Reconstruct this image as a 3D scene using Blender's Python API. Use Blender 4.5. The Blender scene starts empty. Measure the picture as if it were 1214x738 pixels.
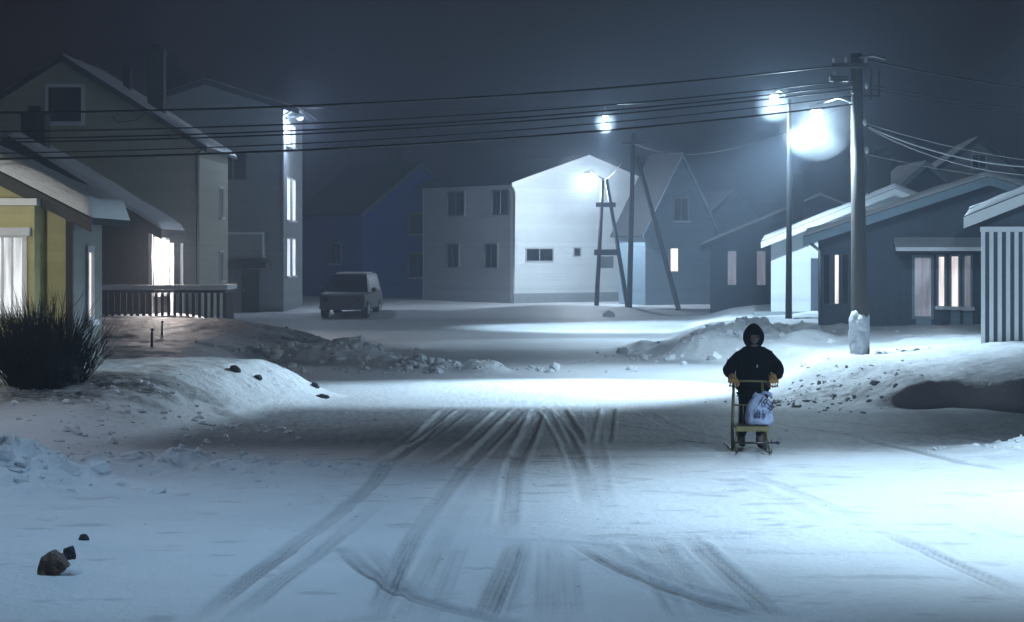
import bpy, bmesh, math, random
import numpy as np
from mathutils import Vector, Matrix
random.seed(7); rng = np.random.default_rng(7)
sc = bpy.context.scene
COL = sc.collection
R = math.radians
F, CX, HY, CH = 2400.0, 607.0, 298.0, 2.75     # focal length in photo pixels, centre column, horizon row, eye height

# ------------------------------------------------------------------ camera
cam = bpy.data.cameras.new("camera"); co = bpy.data.objects.new("camera", cam); COL.objects.link(co)
co.location = (0, 0, CH); co.rotation_euler = (R(90), 0, 0)
cam.sensor_width = 36; cam.lens = F / 1214 * 36; cam.shift_y = -(369 - HY) / 1214
cam.clip_end = 2000; cam.clip_start = .1
sc.camera = co

# ------------------------------------------------------------------ night sky
w = bpy.data.worlds.new("World"); sc.world = w; w.use_nodes = True
nt = w.node_tree; nt.nodes.clear()
def N(nt, t, **k):
    n = nt.nodes.new(t)
    for a, b in k.items():
        if a in n.inputs.keys(): n.inputs[a].default_value = b
        else: setattr(n, a, b)
    return n
out = N(nt, 'ShaderNodeOutputWorld'); bg = N(nt, 'ShaderNodeBackground')
tc = N(nt, 'ShaderNodeTexCoord'); mp = N(nt, 'ShaderNodeMapping'); mp.inputs['Scale'].default_value = (1, 1, 2.5)
nz = N(nt, 'ShaderNodeTexNoise', Scale=2.6, Detail=4.0)
rp = N(nt, 'ShaderNodeValToRGB')
rp.color_ramp.elements[0].position = .25; rp.color_ramp.elements[0].color = (.0042, .0028, .0042, 1)
rp.color_ramp.elements[1].position = .8; rp.color_ramp.elements[1].color = (.0085, .0056, .0085, 1)
nt.links.new(tc.outputs['Generated'], mp.inputs['Vector']); nt.links.new(mp.outputs[0], nz.inputs['Vector'])
nt.links.new(nz.outputs['Fac'], rp.inputs[0]); nt.links.new(rp.outputs[0], bg.inputs[0]); nt.links.new(bg.outputs[0], out.inputs[0])
bg.inputs[1].default_value = 1.0

# ------------------------------------------------------------------ exposure, renderer
sc.view_settings.view_transform = 'Standard'; sc.view_settings.look = 'None'
sc.view_settings.exposure = 0; sc.view_settings.gamma = 1; sc.view_settings.use_curve_mapping = False
cy = sc.cycles
cy.use_denoising = True; cy.volume_bounces = 0; cy.max_bounces = 5; cy.diffuse_bounces = 3; cy.sample_clamp_indirect = 3
cy.volume_max_steps = 64; cy.use_adaptive_sampling = False

HAZE = .0042
LAMPS = {   # name: down-light watts, all-round watts, colour, half cone, (throw watts, throw half cone, aim x, aim y, aim z)
 'bank':  (2800, 950, (.60, .83, 1), 64, (17000, 27, .3, 39.6, 0)), 'far': (1800, 1100, (.58, .82, 1), 66, (3500, 24, 2.2, 60.5, 0), (4200, 26, 10.2, 72, 1.8)),
 'house': (0, 2600, (.72, .87, 1), 0, (1500, 60, 5, 110, 3.2)), 'span': (7000, 650, (.58, .82, 1), 40),
 'near':  (5200, 200, (.58, .81, 1), 54, (6500, 8.5, 10.2, 42.5, 2.4)), 'left': (480, 10, (.58, .74, 1), 64), 'back': (1450, 3, (.42, .70, 1), 52)}

# ------------------------------------------------------------------ helpers
def P(px, py, Y): return Vector(((px - CX) / F * Y, Y, CH - (py - HY) / F * Y))
def PX(px, Y): return (px - CX) / F * Y
def PZ(py, Y): return CH - (py - HY) / F * Y

def tag(o, label=None, cat=None, group=None, kind=None):
    if label: o['label'] = label
    if cat: o['category'] = cat
    if group: o['group'] = group
    if kind: o['kind'] = kind
    return o
def empty(name, loc, label, cat, rz=0, group=None):
    o = bpy.data.objects.new(name, None); COL.objects.link(o); o.location = loc; o.rotation_euler = (0, 0, rz)
    o.empty_display_size = .2
    return tag(o, label, cat, group)

class MB:
    def __init__(s): s.v = []; s.f = []
    def add(s, vs, fs):
        b = len(s.v); s.v += [tuple(v) for v in vs]; s.f += [tuple(b + i for i in f) for f in fs]; return s
    def hexa(s, p):   # 8 points, bottom 4 ccw then top 4
        return s.add(p, [(0, 3, 2, 1), (4, 5, 6, 7), (0, 1, 5, 4), (1, 2, 6, 5), (2, 3, 7, 6), (3, 0, 4, 7)])
    def box(s, x0, x1, y0, y1, z0, z1):
        return s.hexa([(x0, y0, z0), (x1, y0, z0), (x1, y1, z0), (x0, y1, z0), (x0, y0, z1), (x1, y0, z1), (x1, y1, z1), (x0, y1, z1)])
    def prism(s, poly, vec):
        n = len(poly); vec = Vector(vec); a = [Vector(p) for p in poly]; b = [p + vec for p in a]
        return s.add(a + b, [tuple(range(n))[::-1], tuple(range(n, 2 * n))] + [(i, (i + 1) % n, n + (i + 1) % n, n + i) for i in range(n)])
    def tube(s, pts, rad, n=8, cap=True):
        pts = [Vector(p) for p in pts]; m = len(pts)
        if not hasattr(rad, '__len__'): rad = [rad] * m
        rings = []; up = Vector((0, 0, 1))
        d0 = (pts[1] - pts[0]).normalized()
        if abs(d0.dot(up)) > .95: up = Vector((0, 1, 0))
        for i in range(m):
            d = (pts[min(i + 1, m - 1)] - pts[max(i - 1, 0)]).normalized()
            a = d.cross(up).normalized(); b = d.cross(a).normalized()
            rings.append([pts[i] + (a * math.cos(2 * math.pi * k / n) + b * math.sin(2 * math.pi * k / n)) * rad[i] for k in range(n)])
        vs = [p for r in rings for p in r]; fs = []
        for i in range(m - 1):
            for k in range(n): fs.append((i * n + k, i * n + (k + 1) % n, (i + 1) * n + (k + 1) % n, (i + 1) * n + k))
        if cap: fs += [tuple(range(n))[::-1], tuple(range((m - 1) * n, m * n))]
        return s.add(vs, fs)
    def ball(s, c, r, nu=12, nv=8, fn=None):
        c = Vector(c); r = (r, r, r) if not hasattr(r, '__len__') else r
        vs = []; fs = []
        for j in range(nv + 1):
            th = math.pi * j / nv
            for i in range(nu):
                ph = 2 * math.pi * i / nu; d = Vector((math.sin(th) * math.cos(ph), math.sin(th) * math.sin(ph), math.cos(th)))
                k = fn(d) if fn else 1
                vs.append(c + Vector((d.x * r[0], d.y * r[1], d.z * r[2])) * k)
        for j in range(nv):
            for i in range(nu): fs.append((j * nu + i, (j + 1) * nu + i, (j + 1) * nu + (i + 1) % nu, j * nu + (i + 1) % nu))
        return s.add(vs, fs)
    def build(s, name, mat, parent=None, smooth=False, loc=None):
        me = bpy.data.meshes.new(name); me.from_pydata(s.v, [], s.f); me.update()
        bm = bmesh.new(); bm.from_mesh(me); bmesh.ops.remove_doubles(bm, verts=bm.verts, dist=1e-5)
        bmesh.ops.recalc_face_normals(bm, faces=bm.faces); bm.to_mesh(me); bm.free()
        if smooth: me.shade_smooth()
        o = bpy.data.objects.new(name, me); COL.objects.link(o)
        if mat: me.materials.append(mat)
        if parent: o.parent = parent
        if loc is not None: o.location = loc
        return o

# ---- materials
def base_mat(name):
    m = bpy.data.materials.new(name); m.use_nodes = True
    return m, m.node_tree, m.node_tree.nodes['Principled BSDF']
def mat(name, col, rough=.7, var=.25, scale=3.0, bump=.15, metal=0, boards=None, board_w=.14, coat=0):
    """matte surface with uneven colour; boards = axis of cladding ('Z' horizontal boards, 'X'/'Y' upright boards)"""
    m, nt, b = base_mat(name); L = nt.links
    tc = N(nt, 'ShaderNodeTexCoord'); nz = N(nt, 'ShaderNodeTexNoise', Scale=scale, Detail=6.0, Roughness=.65)
    L.new(tc.outputs['Object'], nz.inputs['Vector'])
    mx = N(nt, 'ShaderNodeMix'); mx.data_type = 'RGBA'
    mx.inputs['A'].default_value = (*[c * (1 - var) for c in col], 1); mx.inputs['B'].default_value = (*[min(1, c * (1 + var)) for c in col], 1)
    L.new(nz.outputs['Fac'], mx.inputs['Factor']); L.new(mx.outputs['Result'], b.inputs['Base Color'])
    b.inputs['Roughness'].default_value = rough; b.inputs['Metallic'].default_value = metal
    bp = N(nt, 'ShaderNodeBump', Strength=bump, Distance=.02); L.new(nz.outputs['Fac'], bp.inputs['Height'])
    last = bp
    if boards:
        sp = N(nt, 'ShaderNodeSeparateXYZ'); L.new(tc.outputs['Object'], sp.inputs[0])
        dv = N(nt, 'ShaderNodeMath', operation='DIVIDE'); dv.inputs[1].default_value = board_w
        if boards == 'XY':
            ad = N(nt, 'ShaderNodeMath', operation='ADD'); L.new(sp.outputs['X'], ad.inputs[0]); L.new(sp.outputs['Y'], ad.inputs[1]); L.new(ad.outputs[0], dv.inputs[0])
        else: L.new(sp.outputs[boards], dv.inputs[0])
        fr = N(nt, 'ShaderNodeMath', operation='FRACT'); L.new(dv.outputs[0], fr.inputs[0])
        b2 = N(nt, 'ShaderNodeBump', Strength=.6, Distance=.012); L.new(fr.outputs[0], b2.inputs['Height']); L.new(bp.outputs[0], b2.inputs['Normal'])
        last = b2
        # grime differs from board to board
        fl = N(nt, 'ShaderNodeMath', operation='FLOOR'); L.new(dv.outputs[0], fl.inputs[0])
        wn = N(nt, 'ShaderNodeTexWhiteNoise', noise_dimensions='1D'); L.new(fl.outputs[0], wn.inputs['W'])
        m2 = N(nt, 'ShaderNodeMix'); m2.data_type = 'RGBA'; m2.blend_type = 'MULTIPLY'; m2.inputs['Factor'].default_value = .22
        L.new(mx.outputs['Result'], m2.inputs['A']); L.new(wn.outputs['Color'], m2.inputs['B'])
        hs = N(nt, 'ShaderNodeHueSaturation'); hs.inputs['Saturation'].default_value = 1
        wv = N(nt, 'ShaderNodeMath', operation='MULTIPLY_ADD'); L.new(wn.outputs['Value'], wv.inputs[0]); wv.inputs[1].default_value = .12; wv.inputs[2].default_value = .94
        L.new(wv.outputs[0], hs.inputs['Value']); L.new(mx.outputs['Result'], hs.inputs['Color']); L.new(hs.outputs[0], b.inputs['Base Color'])
        nt.nodes.remove(m2)
    L.new(last.outputs[0], b.inputs['Normal'])
    if coat: b.inputs['Coat Weight'].default_value = coat
    return m
def glow(name, col, strength, folds=0.0):
    m, nt, b = base_mat(name); L = nt.links
    b.inputs['Base Color'].default_value = (*[c * .5 for c in col], 1); b.inputs['Emission Color'].default_value = (*col, 1)
    b.inputs['Emission Strength'].default_value = strength; b.inputs['Roughness'].default_value = .25
    if folds:
        tc = N(nt, 'ShaderNodeTexCoord'); mp = N(nt, 'ShaderNodeMapping'); mp.inputs['Scale'].default_value = (9, 9, .8)
        nz = N(nt, 'ShaderNodeTexNoise', Scale=1.0, Detail=3.0); L.new(tc.outputs['Object'], mp.inputs[0]); L.new(mp.outputs[0], nz.inputs['Vector'])
        mr = N(nt, 'ShaderNodeMapRange'); mr.inputs[1].default_value = .35; mr.inputs[2].default_value = .65
        mr.inputs[3].default_value = strength * (1 - folds); mr.inputs[4].default_value = strength * (1 + folds)
        L.new(nz.outputs['Fac'], mr.inputs[0]); L.new(mr.outputs[0], b.inputs['Emission Strength'])
    return m

def snow_mat(name, ground=False):
    m, nt, b = base_mat(name); L = nt.links
    tc = N(nt, 'ShaderNodeTexCoord')
    n1 = N(nt, 'ShaderNodeTexNoise', Scale=.7, Detail=5.0); n2 = N(nt, 'ShaderNodeTexNoise', Scale=9.0, Detail=6.0, Roughness=.7); n3 = N(nt, 'ShaderNodeTexNoise', Scale=70.0, Detail=3.0)
    for n in (n1, n2, n3): L.new(tc.outputs['Object'], n.inputs['Vector'])
    mx = N(nt, 'ShaderNodeMix'); mx.data_type = 'RGBA'
    mx.inputs['A'].default_value = (.66, .68, .72, 1); mx.inputs['B'].default_value = (.84, .86, .89, 1)
    L.new(n1.outputs['Fac'], mx.inputs['Factor']); last = mx.outputs['Result']
    if ground:
        at = N(nt, 'ShaderNodeAttribute'); at.attribute_name = 'wear_shade'
        sp = N(nt, 'ShaderNodeSeparateColor'); L.new(at.outputs['Color'], sp.inputs[0])
        # wear breaks up along noise so that the ice and asphalt, and the shade painted with them, show in patches and streaks
        st = N(nt, 'ShaderNodeMapping'); st.inputs['Scale'].default_value = (5.0, .9, 1); ns = N(nt, 'ShaderNodeTexNoise', Scale=1.6, Detail=7.0, Roughness=.7)
        L.new(tc.outputs['Object'], st.inputs[0]); L.new(st.outputs[0], ns.inputs['Vector'])
        def brk(src, lo, hi, noise):
            a = N(nt, 'ShaderNodeMapRange'); a.inputs[1].default_value = .3; a.inputs[2].default_value = .7; a.inputs[3].default_value = lo; a.inputs[4].default_value = hi
            L.new(noise.outputs['Fac'], a.inputs[0])
            k = N(nt, 'ShaderNodeMath', operation='MULTIPLY', use_clamp=True); L.new(src, k.inputs[0]); L.new(a.outputs[0], k.inputs[1]); return k.outputs[0]
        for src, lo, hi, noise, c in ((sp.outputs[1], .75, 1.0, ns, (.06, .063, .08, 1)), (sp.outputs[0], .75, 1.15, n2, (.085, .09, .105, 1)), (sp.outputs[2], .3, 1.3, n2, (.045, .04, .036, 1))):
            mm = N(nt, 'ShaderNodeMix'); mm.data_type = 'RGBA'; L.new(brk(src, lo, hi, noise), mm.inputs['Factor']); L.new(last, mm.inputs['A']); mm.inputs['B'].default_value = c
            last = mm.outputs['Result']
    L.new(last, b.inputs['Base Color']); b.inputs['Roughness'].default_value = .55
    b1 = N(nt, 'ShaderNodeBump', Strength=.8, Distance=.05); L.new(n2.outputs['Fac'], b1.inputs['Height'])
    b2 = N(nt, 'ShaderNodeBump', Strength=.45, Distance=.01); L.new(n3.outputs['Fac'], b2.inputs['Height']); L.new(b1.outputs[0], b2.inputs['Normal'])
    L.new(b2.outputs[0], b.inputs['Normal'])
    return m

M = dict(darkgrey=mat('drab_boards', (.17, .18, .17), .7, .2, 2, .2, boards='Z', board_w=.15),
 snow=snow_mat('snow'), ground=snow_mat('snow_ground', True),
 yellow=mat('yellow_boards', (.47, .44, .22), .6, .2, 2.5, .2, boards='Z', board_w=.16),
 cream=mat('cream_boards', (.38, .38, .30), .7, .18, 2, .2, boards='Z', board_w=.15),
 grey=mat('grey_boards', (.29, .32, .34), .7, .2, 2, .2, boards='Z', board_w=.15),
 white=mat('white_paint', (.72, .74, .75), .5, .1, 2, .1), whitewall=mat('white_boards', (.66, .70, .72), .65, .12, 1.2, .1, boards='Z', board_w=.16),
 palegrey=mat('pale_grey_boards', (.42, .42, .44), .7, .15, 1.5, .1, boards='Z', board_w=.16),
 blue=mat('blue_boards', (.08, .17, .62), .7, .2, 2, .2, boards='Z', board_w=.15),
 brown=mat('brown_boards', (.055, .038, .03), .75, .3, 3, .2, boards='XY', board_w=.14),
 slate=mat('slate_boards', (.06, .08, .11), .7, .25, 3, .2, boards='XY', board_w=.14),
 bluegrey=mat('blue_grey_boards', (.22, .30, .36), .7, .2, 2, .2, boards='Z', board_w=.16),
 roof=mat('roof_tiles', (.014, .014, .017), .85, .3, 6, .4), dark=mat('dark_trim', (.03, .03, .032), .6, .3, 4, .1),
 chimney=mat('sooty_brick', (.010, .009, .009), .9, .3, 8, .5), metal=mat('galvanised_metal', (.35, .37, .38), .4, .2, 8, .1, .7),
 wood=mat('weathered_pole_wood', (.075, .068, .06), .85, .35, 6, .5, boards=None), glass=None, asphalt=None,
 rubber=mat('black_rubber', (.015, .015, .016), .8, .2, 12, .1), wire=mat('black_cable', (.012, .012, .013), .5, .1, 5, 0),
 stone_b=mat('brown_stone', (.16, .115, .09), .9, .4, 14, .8), stone_d=mat('dark_stone', (.05, .05, .055), .9, .4, 14, .8),
 lit_reflect_cool=glow('lit_reflecting_window_cool', (.80, .88, 1), 1.7, .35), lit_k=glow('lit_window_curtained', (.86, .90, .95), .75, .6), lit_warm=glow('lit_window_warm', (1, .89, .84), 1.1, .3), lit_hot=glow('lit_window_bright', (1, .90, .84), 2.2, .25),
 lit_dim=glow('lit_window_dim', (.62, .60, .68), .28, .4), bulb=glow('lamp_glow', (.85, .95, 1), 12), bulb_warm=glow('porch_bulb', (1, .9, .8), 12))
m, nt_, b_ = base_mat('window_glass'); b_.inputs['Base Color'].default_value = (.012, .014, .018, 1); b_.inputs['Roughness'].default_value = .12; M['glass'] = m
wm = M['wood']; w_nt = wm.node_tree; w_n = [n for n in w_nt.nodes if n.type == 'TEX_NOISE'][0]; w_t = [n for n in w_nt.nodes if n.type == 'TEX_COORD'][0]
w_mp = w_nt.nodes.new('ShaderNodeMapping'); w_mp.inputs['Scale'].default_value = (6, 6, .35); w_nt.links.new(w_t.outputs['Object'], w_mp.inputs[0]); w_nt.links.new(w_mp.outputs[0], w_n.inputs['Vector'])

# ------------------------------------------------------------------ noise in numpy
def vnoise(x, y, seed=0):
    xi = np.floor(x).astype(np.int64); yi = np.floor(y).astype(np.int64); fx = x - xi; fy = y - yi
    fx = fx * fx * (3 - 2 * fx); fy = fy * fy * (3 - 2 * fy)
    def h(a, b):
        k = (a * 374761393 + b * 668265263 + seed * 1442695041) & 0x7fffffff
        k = ((k ^ (k >> 13)) * 1274126177) & 0x7fffffff
        return ((k ^ (k >> 16)) & 0xffff) / 65535.0
    return (h(xi, yi) * (1 - fx) + h(xi + 1, yi) * fx) * (1 - fy) + (h(xi, yi + 1) * (1 - fx) + h(xi + 1, yi + 1) * fx) * fy
def fbm(x, y, oct=4, seed=0):
    s = 0; a = .5; 
    for i in range(oct): s = s + a * (vnoise(x * 2 ** i, y * 2 ** i, seed + i * 17) - .5); a *= .5
    return s
def sm(a, b, x):
    t = np.clip((x - a) / (b - a), 0, 1); return t * t * (3 - 2 * t)
def g(x, y, cx, cy, sx, sy): return np.exp(-((x - cx) / sx) ** 2 - ((y - cy) / sy) ** 2)

LUMPS = [(-.61, 46, .34, .42, .5), (-1.5, 46.6, .2, .6, .5), (-2.3, 47, .3, .45, .5), (-3.0, 48, .24, .6, .6), (-4.2, 50.5, .45, 1.3, .8), (-5.6, 51, .3, 1, .8),
         (4.7, 51.5, .30, .7, .8), (5.6, 52.5, .42, .7, .8), (4.1, 54, .26, .6, .7), (6.4, 54, .38, .8, .9), (3.9, 57, .3, .6, .8), (7.4, 51, .3, .7, .6),
         (8.2, 54, .25, 1, 1)]
def height(X, Y):
    X = np.asarray(X, float); Y = np.asarray(Y, float)
    wob = .35 * fbm(X * .5, Y * .5, 3, 5)
    XL = np.interp(Y, [0, 20, 24, 26.7, 29.5, 32.7, 38.4, 42, 50, 56, 60, 75, 85, 100], [-16, -12, -7.4, -5.4, -4.6, -4.1, -3.0, -5.2, -6.0, -3.2, -5.5, -9, -11, -40]) + wob
    HL = np.interp(Y, [23, 26, 30, 33, 38, 44, 52, 57.5, 63, 72, 80, 95], [0, .06, .42, .74, .68, .52, .5, .84, .82, .5, .2, 0])
    rl = np.interp(Y, [26, 36, 40, 50, 57], [2.6, 2.0, 1.7, 2, 4.6])
    zl = HL * sm(0, 1, (XL - X) / rl)
    XR = np.interp(Y, [30, 34, 38, 42, 45, 48, 51, 60, 66, 80, 100], [4.9, 4.5, 4.8, 5.3, 5.9, 5.4, 3.6, 3.9, 5, 7, 40]) + wob
    HR = np.interp(Y, [34, 42, 44, 50, 56, 65, 75, 95], [.50, .60, .46, .45, .56, .42, .25, 0]) + .1 * np.clip(X - 7.6, 0, 3)
    k = sm(6.0, 7.3, X)
    fw = 35.15 + .45 * np.sin(X * 1.9) + .25 * np.sin(X * 4.1 + 1)
    front = (1 - k) * sm(34.3, 41, Y) + k * (.8 * sm(0, .55, Y - fw) + .2 * sm(36, 42, Y))
    zr = HR * sm(0, 1.8, X - XR) * front
    z = zl + zr
    for cx, cy_, h, sx, sy in LUMPS: z = z + h * g(X, Y, cx, cy_, sx, sy) * (1 + 1.6 * fbm(X * 1.7, Y * 1.7, 4, 9))
    bank = np.clip((zl + zr) / .4, 0, 1)
    z = z + bank * (.16 * fbm(X * .9, Y * .9, 4, 2) + .05 * fbm(X * 5, Y * 5, 3, 3))
    z = z + .46 * g(X, Y, -5.9, 23.4, 1.05, .8) * (1 + 2.2 * fbm(X * 2.4, Y * 2.4, 5, 8))           # ploughed ridge close on the left
    z = z + .15 * g(X, Y, -4.6, 25.6, 1.9, .8) * (1 + 3 * fbm(X * 2.2, Y * 3.5, 4, 11)) + .05 * g(X, Y, -2.2, 25.3, 1.6, .4) * (1 + 3 * fbm(X * 3, Y * 5, 4, 12))
    z = z + .13 * g(X, Y, 7.1, 27.8, .8, .7) * (1 + 2 * fbm(X * 4, Y * 4, 3, 13))
    z = z + .16 * g(X, Y, 5.9, 37.6, 1.2, 1.9) * np.abs(fbm((X - Y * .5) * 2.6, (X * .5 + Y) * .9, 4, 71)) * 2.5
    z = z + .34 * g(X, Y, 2.2, 91, 4.2, 3.5) + .25 * g(X, Y, -5, 86, 4, 2) + .22 * g(X, Y, 9, 80, 4, 4)
    z = z + .04 * fbm(X * .35, Y * .35, 3, 4) + .016 * fbm(X * 2.5, Y * 1.6, 3, 6) + .007 * fbm(X * 8, Y * 6, 3, 7)
    z = z + .016 * sm(.05, .10, fbm(X * .55 + 3, Y * 1.6, 4, 61)) * sm(17.5, 19, Y) * (1 - sm(27, 30, Y))
    z = z + sm(170, 245, Y) * 9 * (1 + fbm(X * .02, Y * .02, 3, 1))
    return z
def gz(x, y): return float(height(x, y))

# tyre tracks: photo pixels laid on flat ground -> metres
def gp(px, py):
    Y = F * CH / (py - HY); return ((px - CX) / F * Y, Y)
TR = [([(215, 745), (345, 650), (420, 596), (475, 540), (535, 482)], 1.0), ([(262, 745), (385, 650), (450, 596)], .6), ([(400, 645), (432, 676), (480, 704), (560, 730), (640, 742)], 1.1), ([(432, 645), (470, 688), (520, 712)], .5),
      ([(438, 745), (487, 645), (515, 600), (560, 545), (620, 482)], .9), ([(476, 745), (520, 645)], .5), ([(505, 745), (548, 640)], .4), ([(570, 745), (612, 640)], 1.1), ([(600, 640), (606, 560), (640, 482)], 1.0), ([(600, 745), (622, 640)], .3),
      ([(650, 745), (648, 640)], .5), ([(680, 745), (672, 650)], .35), ([(675, 640), (740, 678), (820, 708), (925, 742)], 1.2), ([(690, 634), (752, 668), (840, 700), (960, 745)], .4),
      ([(740, 632), (775, 680), (815, 745)], .5), ([(775, 632), (815, 680), (868, 745)], .5), ([(808, 632), (850, 670), (935, 745)], .95), ([(1040, 628), (1120, 664), (1225, 712)], .7), ([(1145, 620), (1225, 645)], .5),
      ([(880, 560), (960, 590), (1040, 628)], .35), ([(645, 482), (672, 520), (690, 560), (700, 610)], .8), ([(662, 482), (690, 530)], .5), ([(722, 482), (716, 530)], .6), ([(600, 482), (560, 520), (505, 560)], .8), ([(555, 482), (505, 520), (440, 560)], .7),
      ([(700, 482), (708, 540), (720, 620)], .4), ([(760, 486), (800, 510), (870, 524)], .4), ([(930, 505), (1010, 517), (1120, 545), (1225, 566)], .8), ([(940, 498), (1060, 506), (1225, 518)], .7), ([(1030, 512), (1130, 516), (1225, 535)], .6),
      ([(780, 520), (850, 528)], .6), ([(690, 500), (790, 512)], .3)]

rt = random.Random(3)
for _ in range(16):
    pl, s_ = rt.choice(TR[:25]); dx = rt.uniform(-46, 46); TR.append(([(x + dx * (.4 + (y - 480) / 260), y) for x, y in pl], rt.uniform(.22, .5)))
# ------------------------------------------------------------------ the ground
def grid_obj(name, X, Y, Z, m, attr=None):
    ny, nx = X.shape
    me = bpy.data.meshes.new(name); me.vertices.add(nx * ny)
    me.vertices.foreach_set('co', np.stack([X, Y, Z], -1).astype(np.float32).ravel())
    i = np.arange(ny - 1)[:, None] * nx + np.arange(nx - 1)[None, :]
    q = np.stack([i, i + 1, i + 1 + nx, i + nx], -1).reshape(-1, 4)
    me.loops.add(q.size); me.loops.foreach_set('vertex_index', q.ravel().astype(np.int32))
    me.polygons.add(len(q)); me.polygons.foreach_set('loop_start', (np.arange(len(q)) * 4).astype(np.int32))
    if attr is not None:
        ca = me.attributes.new('wear_shade', 'FLOAT_COLOR', 'POINT'); ca.data.foreach_set('color', attr.astype(np.float32).ravel())
    me.update(calc_edges=True); me.shade_smooth(); me.materials.append(m)
    o = bpy.data.objects.new(name, me); COL.objects.link(o); return o
ys = [-35.0]
while ys[-1] < 258:
    y = ys[-1]
    ys.append(y + (1.2 if y < 8 else .04 if y < 30 else .045 + (y - 30) * .0022 if y < 100 else .2 + (y - 100) * .04))
ys = np.array(ys); u = np.linspace(-1, 1, 900); u = .32 * u + .68 * u ** 5
hw = np.interp(ys, [-35, 12, 40, 60, 100, 258], [60, 24, 32, 44, 70, 130])
GX = u[None, :] * hw[:, None]; GY = np.repeat(ys[:, None], len(u), 1); GZ = height(GX, GY)
trk = np.zeros_like(GX)
flat = np.clip(1 - GZ / .15, 0, 1)
for pl, s in TR:
    q = [gp(*p) for p in pl]
    # smooth the polyline
    t = np.linspace(0, 1, len(q)); tt = np.linspace(0, 1, 6 * len(q)); qx = np.interp(tt, t, [p[0] for p in q]); qy = np.interp(tt, t, [p[1] for p in q])
    for _ in range(4): qx[1:-1] = (qx[:-2] + 2 * qx[1:-1] + qx[2:]) / 4; qy[1:-1] = (qy[:-2] + 2 * qy[1:-1] + qy[2:]) / 4
    r0, r1 = np.searchsorted(ys, [qy.min() - .6, qy.max() + .6]); X = GX[r0:r1]; Y = GY[r0:r1]; D = np.full(X.shape, 9.0); TT = np.zeros(X.shape); S = np.zeros(X.shape); LL = np.zeros(X.shape)
    acc = 0.0
    for i in range(len(qx) - 1):
        ax, ay, bx, by = qx[i], qy[i], qx[i + 1], qy[i + 1]; dx, dy = bx - ax, by - ay; l2 = dx * dx + dy * dy + 1e-9
        k = np.clip(((X - ax) * dx + (Y - ay) * dy) / l2, 0, 1); d = np.hypot(X - ax - k * dx, Y - ay - k * dy)
        nr = d < D; TT = np.where(nr, (i + k) / (len(qx) - 1), TT); LL = np.where(nr, acc + k * math.sqrt(l2), LL)
        S = np.where(nr, d * np.sign((X - ax) * dy - (Y - ay) * dx), S); D = np.minimum(D, d); acc += math.sqrt(l2)
    sd = 7 * len(TR) + int(abs(pl[0][0]))
    e0 = .5 / max(acc, 1) + .12; end = sm(0, e0, TT + .10 * fbm(S * 9, LL * .6, 2, sd)) * sm(0, e0, 1 - TT + .10 * fbm(S * 9, LL * .6, 2, sd)) * (1 - .45 * sm(18.6, 20.2, Y) * (1 - sm(24.5, 27.5, Y)))
    S = S + .05 * fbm(LL * .25, LL * 0 + .3, 2, sd + 1)
    wv = s * end * (.85 + .9 * fbm(S * 3, LL * .45, 3, sd + 2))
    fine = np.zeros(X.shape)
    for k, o_k in enumerate((-.085, -.045, 0, .045, .085)):
        fine = np.maximum(fine, np.clip(.55 + 1.6 * fbm(LL * .5, LL * 0 + k * 3.7, 3, sd + 3), 0, 1) * np.exp(-((S - o_k) / .019) ** 2))
    body_ = np.exp(-(S / .10) ** 6)
    GZ[r0:r1] += flat[r0:r1] * wv * (-.020 * body_ - .012 * fine * body_ + .020 * np.exp(-((S + .15) / .032) ** 2) * np.clip(.6 + 2 * fbm(LL * .8, LL * 0, 2, sd + 4), 0, 1.3) + .012 * np.exp(-((S - .15) / .03) ** 2))
    trk[r0:r1] = np.maximum(trk[r0:r1], np.clip(wv, 0, 1.3) * body_ * (.24 + .85 * fine))
trk = np.maximum(trk, .30 * sm(.14, .28, fbm(GX * 1.9 + 9, GY * 4.0, 5, 88)) * flat * (1 - sm(28, 34, GY)))
ice_shade = sm(26.6, 29.5, GY + 1.5 * fbm(GX * .3, GY * .3, 3, 41)) * (1 - sm(34.2, 36.5, GY + 2 * fbm(GX * .3, GY * .3, 3, 42))) * np.clip(1 - GZ / .12, 0, 1) * sm(-12, -7, GX) * .95  # bare ice, its colour darkened further for the unlit stretch of road
ice_shade = np.maximum(ice_shade, .55 * sm(48, 50, GY) * (1 - sm(55, 58, GY)) * np.clip(1 - GZ / .1, 0, 1))  # the unlit bands between the far lamps, painted dark in the ground colour
ice_shade = np.maximum(ice_shade, .5 * sm(68, 72, GY) * (1 - sm(80, 86, GY)) * np.clip(1 - GZ / .1, 0, 1))
dirt_shade = g(GX, GY, -6.4, 32.4, 2.3, 1.6) * 1.1 * sm(-.12, .12, fbm(GX * 1.2, GY * 1.2, 4, 51)) + g(GX, GY, -8.6, 31.5, 2, 1.4) * .9
dirt_shade = np.maximum(dirt_shade, g(GX, GY, -7.2, 55.6, 4.2, 3.2) * 1.5 * sm(-.3, -.02, fbm(GX * .8, GY * .8, 4, 52)))  # shade on the backlit mound face, put into the ground colour
attr = np.stack([trk, ice_shade, np.clip(dirt_shade, 0, 1), np.ones_like(trk)], -1)
tag(grid_obj('snowy_ground', GX, GY, GZ, M['ground'], attr), kind='structure')

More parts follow.
